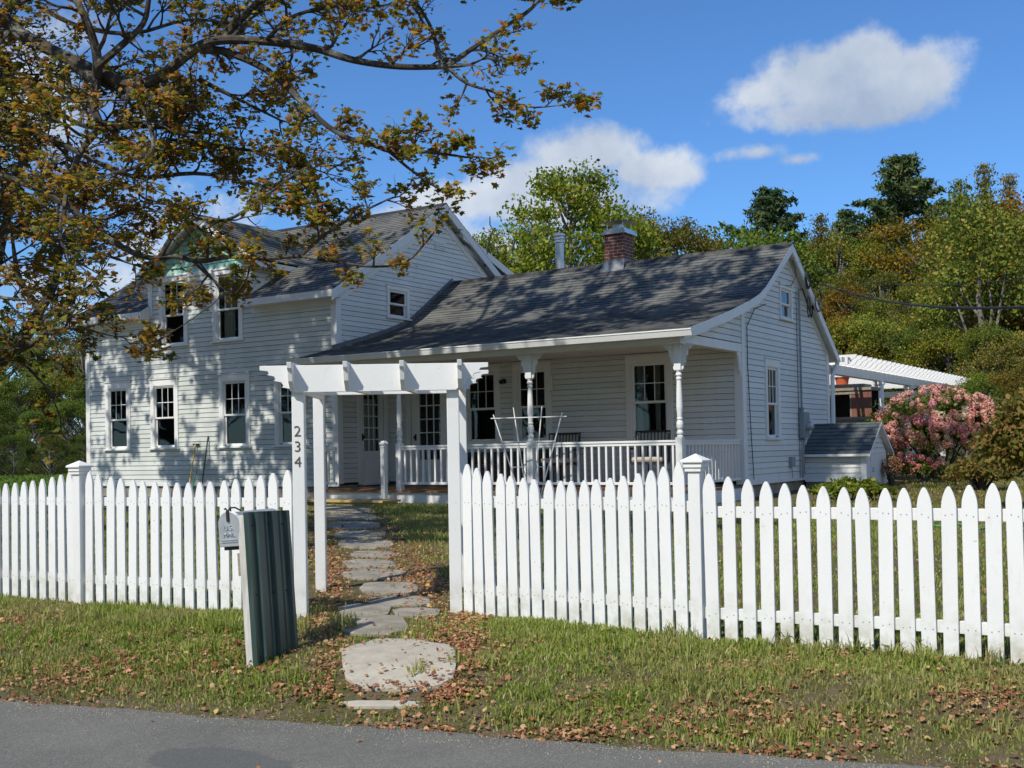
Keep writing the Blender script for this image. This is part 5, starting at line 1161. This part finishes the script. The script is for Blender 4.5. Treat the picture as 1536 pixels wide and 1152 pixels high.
hy=shrub('hydrangea_bush','large hydrangea bush covered in pink and cream flower heads right of the shed','bush',(hc.x,hc.y,hzg),(2.6,2.3,1.95),12000,'hyd_leaf',.085,5)
def outward(d,r):
    n=len(d); t=r.normal(0,1,(n,3)); d2=d+r.normal(0,.28,(n,3)); d2/=np.linalg.norm(d2,axis=1)[:,None]; x=np.cross(t,d2); x/=np.linalg.norm(x,axis=1)[:,None]; y=np.cross(d2,x); return np.stack([x,y,d2],2)
def bloom_mesh(seed):
    r=np.random.default_rng(seed); n=150; d=r.normal(0,1,(n,3)); d/=np.linalg.norm(d,axis=1)[:,None]; P=d*np.array([.082,.082,.088])*r.uniform(.88,1.05,n)[:,None]*(1+.10*np.sin(d[:,2:3]*4)); o=scatter('flower_head',QB,QLF,P,outward(d,r),.040*r.uniform(.7,1.3,n),'bloom'); me=o.data; bpy.data.objects.remove(o); return me
bms=[bloom_mesh(i) for i in (1,2,3)]
def put_blooms():
    r=random.Random(9); L=[]
    for i in range(900):
        a=r.uniform(0,6.28); z=r.uniform(-.22,1); rr_=math.sqrt(max(0,1-max(z,0)**2.2))*(1 if z>0 else 1+z*.6); v=Vector((math.cos(a)*rr_,math.sin(a)*rr_,z))
        if v.x*.54 - v.y*.84 < -.2 and r.random()<.75: continue   # fewer on the far side
        if z>.45 and r.random()<.72: continue
        L.append(v)
    L=L[:380]; cnt=0
    vis=sorted(L,key=lambda v:-(v.x*.25-v.y*.97))
    rest=[]
    for i,v in enumerate(vis):
        p=Vector((v.x*1.36,v.y*1.22,.92+v.z*1.05)); s=r.uniform(.62,1.2); cream=(v.z>.35 and r.random()<.3) or r.random()<.04
        if i<96:
            o=bpy.data.objects.new('flower_head',r.choice(bms)); col.objects.link(o); o.parent=hy; o.location=p; o.scale=(s,s,s*r.uniform(.9,1.2)); o.rotation_euler=(r.uniform(-.5,.5),r.uniform(-.5,.5),r.uniform(0,6)); o.color=(1.2,1.9,1.7,1) if cream else (r.uniform(.98,1.15),r.uniform(.78,1.25),r.uniform(.8,1.2),1)
            if cream: o['label']='cream flower head'
        else: rest.append((p,s))
    P=[];Dd=[];Q=np.random.default_rng(5)
    for p,s in rest:
        d=Q.normal(0,1,(90,3)); d/=np.linalg.norm(d,axis=1)[:,None]; P.append(np.array(p)+d*.085*s); Dd.append(d)
    P=np.concatenate(P); o=scatter('flower_heads',QB,QLF,P,outward(np.concatenate(Dd),Q),.042*Q.uniform(.7,1.3,len(P)),'bloom',hy); o['kind']='stuff'
put_blooms()
lowp_=atD(1385,735,23.2); 
e=shrub('hydrangea_bush','small low hydrangea sprig with pink heads below the large bush','bush',(lowp_.x,lowp_.y,g1(lowp_.x,lowp_.y)),(.9,.5,.55),900,'hyd_leaf',.07,15)
rq=random.Random(4)
for i in range(22):
    o=bpy.data.objects.new('flower_head',rq.choice(bms)); col.objects.link(o); o.parent=e; o.location=(rq.uniform(-.42,.42),rq.uniform(-.25,.1),rq.uniform(.25,.6)); s=rq.uniform(.55,.8); o.scale=(s,s,s); o.color=(.9,.6,.65,1)
q=atD(1572,660,15.8); shrub('bronze_shrub','rust brown and green shrub at the right edge behind the fence','bush',(q.x,q.y,g1(q.x,q.y)),(1.6,1.6,1.62),14000,'rust_leaf',.075,6)
q=atD(1470,690,20.5); shrub('bronze_shrub','low green-brown shrub between the hydrangea and the right edge shrub','bush',(q.x,q.y,g1(q.x,q.y)),(1.1,.9,.62),5000,'rust_leaf',.06,16)
q=atD(1277,735,18.6); e=shrub('yellow_shrub','small yellow-green shrub in front of the low shed','bush',(q.x,q.y,g1(q.x,q.y)-.05),(1.15,.7,.40),3200,'hyd_leaf',.07,8)
for ch in e.children:
    if ch.name.startswith('foliage'): ch.color=(1.35,1.25,.8,1)
q=atD(1338,720,22.6); e=shrub('dry_shrub','thin dry brown shrub beside the shed door','bush',(q.x,q.y,g1(q.x,q.y)),(.4,.4,.8),700,'dead_leaf',.04,9); e.scale=(1,1,.8)

# ---------------------------------------------------------------- grass and fallen leaves
def dist_edge(X,Y): return (X-ED0.x)*EDN.x+(Y-ED0.y)*EDN.y
STP=np.array([[hit(a,b).x,hit(a,b).y] for a,b,*_ in stones]); STR=np.array([max(.09,min(.36,(hit(a+c/2,b)-hit(a-c/2,b)).length/2)) for a,b,c,d,_ in stones])
def on_stone(X,Y,k=.9):
    k=k*1.06
    m=np.zeros(len(X),bool)
    for (sx,sy),sr,(a,b,c,d,_) in zip(STP,STR,stones):
        n0=hit(a,b-d/2); n1=hit(a,b+d/2); depth=(n0-n1).length/2
        # axes across the view
        dx=X-sx; dy=Y-sy; u=dx*CR[0]+dy*CR[1]; v=dx*-CR[1]+dy*CR[0]
        m|=((u/(sr*k))**2+(v/(max(depth,.05)*k))**2)<1.15
    return m
def in_view(X,Y,pad=.06):
    w_=X*CF[0]+Y*CF[1]; l=X*CR[0]+Y*CR[1]; return (w_>0)&(np.abs(l/np.maximum(w_,.1))<.446+pad)
def blades(name,X,Y,hgt,label,matn='grass',width=.0045,seed=0,lean=.45):
    r=np.random.default_rng(seed); n=len(X); Z=gz(X,Y)-.004; a=r.uniform(0,6.28,n); h=hgt*r.uniform(.45,1.3,n); wv=width*r.uniform(.6,1.4,n)
    dx,dy=np.cos(a),np.sin(a); b=r.uniform(0,6.28,n); ln=np.abs(r.normal(0,lean,n)); lx,ly=np.cos(b)*ln*h,np.sin(b)*ln*h
    V=np.zeros((n,5,3)); base=np.stack([X,Y,Z],1); W_=np.stack([dx*wv,dy*wv,np.zeros(n)],1)
    V[:,0]=base-W_; V[:,1]=base+W_; midp=base+np.stack([lx*.35,ly*.35,h*.6],1); V[:,2]=midp-W_*.7; V[:,3]=midp+W_*.7; V[:,4]=base+np.stack([lx,ly,h*(1-.25*np.minimum(ln,1))],1)
    k=np.arange(n)*5; F=np.concatenate([np.stack([k,k+1,k+3],1),np.stack([k,k+3,k+2],1),np.stack([k+2,k+3,k+4],1)])
    o=npmesh(name,V.reshape(-1,3),F,matn); return tag(o,label,'grass',None,'stuff')
def noise2(X,Y,s,ph=0): return (np.sin(X*s*1.3+ph)+np.sin(Y*s*1.7+ph*2)+np.sin((X+Y)*s*.9+ph*3)+np.sin((X-Y)*s*2.1+ph)+np.sin(X*s*3.7-Y*s*2.9))/5
# verge
N=330000; s=rng.uniform(-4.5,7.5,N); d=rng.uniform(0.02,2.3,N)**1.0; X=ED0.x+EDD.x*s+EDN.x*d; Y=ED0.y+EDD.y*s+EDN.y*d
pth=np.abs((X+4.35)*CR[0]+(Y-5.35)*CR[1])  # bare strip beside the path mouth
keep=in_view(X,Y)&~on_stone(X,Y,.96)&(rng.uniform(0,1,N)<sstep(.0,.35,d)*np.maximum(.22,.60+.70*noise2(X,Y,2.2,1)+.35*noise2(X,Y,7,2)))
keep&=~((pth<.62)&(rng.uniform(0,1,N)<.72))
X=X[keep];Y=Y[keep]; D_=dist_edge(X,Y)
hh=.022+.022*np.clip(noise2(X,Y,3.1,4)+.4,0,1)+.035*sstep(1.15,1.55,D_)*np.clip(noise2(X,Y,2.0,7)+.55,0,1)
blades('verge_grass',X,Y,hh,'short patchy green and straw grass on the verge in front of the fence',seed=1)
# tufts
def tufts():
    r=np.random.default_rng(3); X=[];Y=[];H=[]
    for i in range(330):
        s_=r.uniform(-3.5,6.5); d0=r.choice([r.uniform(.2,1.2),r.normal(1.5,.12)]); x=ED0.x+EDD.x*s_+EDN.x*d0; y=ED0.y+EDD.y*s_+EDN.y*d0
        if math.hypot(x+4.5,y-5.6)<.6: continue
        m=int(r.integers(18,60)); X.append(x+r.normal(0,.035,m)); Y.append(y+r.normal(0,.035,m)); H.append(np.full(m,r.uniform(.05,.13 if d0>1.2 else .09)))
    X=np.concatenate(X);Y=np.concatenate(Y);H=np.concatenate(H); blades('grass_tufts',X,Y,H,'taller green grass tufts along the foot of the fence','grass',.0042,5,.6)
tufts()
# weeds: broad leafed clumps
def weeds():
    r=np.random.default_rng(8); P=[];S=[]
    spots=[hit(370,845),hit(285,900),hit(150,1040),hit(340,1000),hit(1280,985),hit(1405,1000),hit(1500,1000),hit(780,950),hit(1150,975),hit(780,1080),hit(930,1050),hit(400,990)]+[hit(r.uniform(0,1500),r.uniform(930,1050)) for _ in range(26)]
    for q in spots:
        m=26; P.append(np.array([q.x,q.y,q.z+.02])+r.normal(0,1,(m,3))*np.array([.06,.06,.014])); S.append(r.uniform(.02,.045,m))
    P=np.concatenate(P);S=np.concatenate(S); kk=~on_stone(P[:,0],P[:,1],1.1); P=P[kk];S=S[kk]; o=scatter('verge_weeds',QL,QLF,P,rots(len(P),.7,r=r),S,'hyd_leaf'); tag(o,'low broad leafed green weeds in the verge grass','weeds',None,'stuff'); o.color=(.6,.85,.7,1)
weeds()
# yard
N=420000; X=rng.uniform(-17,1.5,N); Y=rng.uniform(5.9,17,N)**1.0; keep=in_view(X,Y)&~on_stone(X,Y,.98)&(rng.uniform(0,1,N)<(.50+.6*noise2(X,Y,1.3,3)+.3*noise2(X,Y,5,2))*(1.15-.045*(Y-6)))
# path strip
pa=np.array([-4.9,6.1]); pb=np.array([-13.8,15.8]); pd=(pb-pa)/np.linalg.norm(pb-pa); off=np.abs((X-pa[0])*-pd[1]+(Y-pa[1])*pd[0]); keep&=~((off<.55)&(rng.uniform(0,1,N)<.8))
keep&=~((Y>16.0)&(X<-7.2)) 
X=X[keep];Y=Y[keep]; blades('yard_grass',X,Y,.03+.02*np.clip(noise2(X,Y,2,5)+.3,0,1)+.0015*(Y-6),'short dry grass of the front yard behind the fence',seed=2,width=.006)
N=70000; X=rng.uniform(-48,-20,N); Y=rng.uniform(14,46,N); keep=in_view(X,Y)&~((X>-23)&(Y>16)); X=X[keep];Y=Y[keep]; blades('lawn_grass',X,Y,.10+.0*X,'bright green lawn beyond the left end of the house','grass_far',.03,4)
N=60000; X=rng.uniform(-6,8,N); Y=rng.uniform(16,32,N); keep=in_view(X,Y); X=X[keep];Y=Y[keep]; blades('side_lawn',X,Y,.05+.0*X,'grass beside the shed and hydrangea','grass',.012,6).color=(.85,.72,.8,1)
# fallen leaves
def fallen():
    r=np.random.default_rng(12); PX_=[];PY_=[]
    def put(x,y): PX_.append(x);PY_.append(y)
    n=34000; s_=r.uniform(-4,7.5,n); d0=np.abs(r.uniform(-.08,1.75,n)); x=ED0.x+EDD.x*s_+EDN.x*d0; y=ED0.y+EDD.y*s_+EDN.y*d0
    w_=np.clip(.10+.55*noise2(x,y,2.6,2)+.28*noise2(x,y,6.,5),.03,1)*(1-.35*sstep(1.,1.5,d0)); k=r.uniform(0,1,n)<w_; put(x[k],y[k])
    # beside the path mouth
    for (px,py,sx,sy,m) in ((690,965,26,24,420),(690,940,30,14,200),(560,1040,60,8,330),(650,1040,40,10,260),(495,1000,14,30,110),(660,1010,25,20,120),(470,930,18,14,120),(500,880,14,18,200),(640,880,24,16,330),(500,850,18,14,240),(625,850,22,14,230),(610,820,30,10,160),(490,820,18,12,170),(590,790,26,8,110),(490,790,12,8,120),(560,900,40,5,60),(600,862,30,5,70),(580,838,30,4,60),(1000,1080,160,14,150),(250,880,20,4,20),(870,1105,60,7,90),(1480,1050,50,20,180),(270,1000,100,20,200),(100,1020,70,14,150)):
        for _ in range(int(m*1.9)):
            q=hit(px+r.normal(0,sx),py+r.normal(0,sy)); put(np.array([q.x]),np.array([q.y]))
    n=6500; x=r.uniform(-16,0,n); y=r.uniform(6.2,16,n); k=r.uniform(0,1,n)<np.clip(.35+.5*noise2(x,y,1.5,3),.05,1); put(x[k],y[k])
    n=26; s_=r.uniform(-3,7,n); d0=-r.uniform(.02,1.2,n)**1.5; put(ED0.x+EDD.x*s_+EDN.x*d0,ED0.y+EDD.y*s_+EDN.y*d0)
    X=np.concatenate(PX_);Y=np.concatenate(PY_); k=in_view(X,Y)&~((Y>15.9)&(X<-7)); k&=~(on_stone(X,Y,1.)&(r.uniform(0,1,len(X))<np.where(Y<5.75,.86,.60))); X=X[k];Y=Y[k]; n=len(X); d0=dist_edge(X,Y); Z=np.where(d0<.03,ROADZ+.006,gz(X,Y)+.014+r.uniform(0,.018,n))+np.where(on_stone(X,Y,.95),.014,0)
    T=STAR7*np.array([1,1,1.9]); o=scatter('fallen_leaves',T,STAR7F,np.stack([X,Y,Z],1),rots(n,.45,r=r),r.uniform(.014,.042,n)*r.choice([.7,1,1],n),'dead_leaf'); tag(o,'dry brown and orange leaves fallen on the verge and path','fallen leaves',None,'stuff'); print('fallen',n)
fallen()
sc.cycles.max_bounces=6; sc.cycles.transparent_max_bounces=12
print('done')
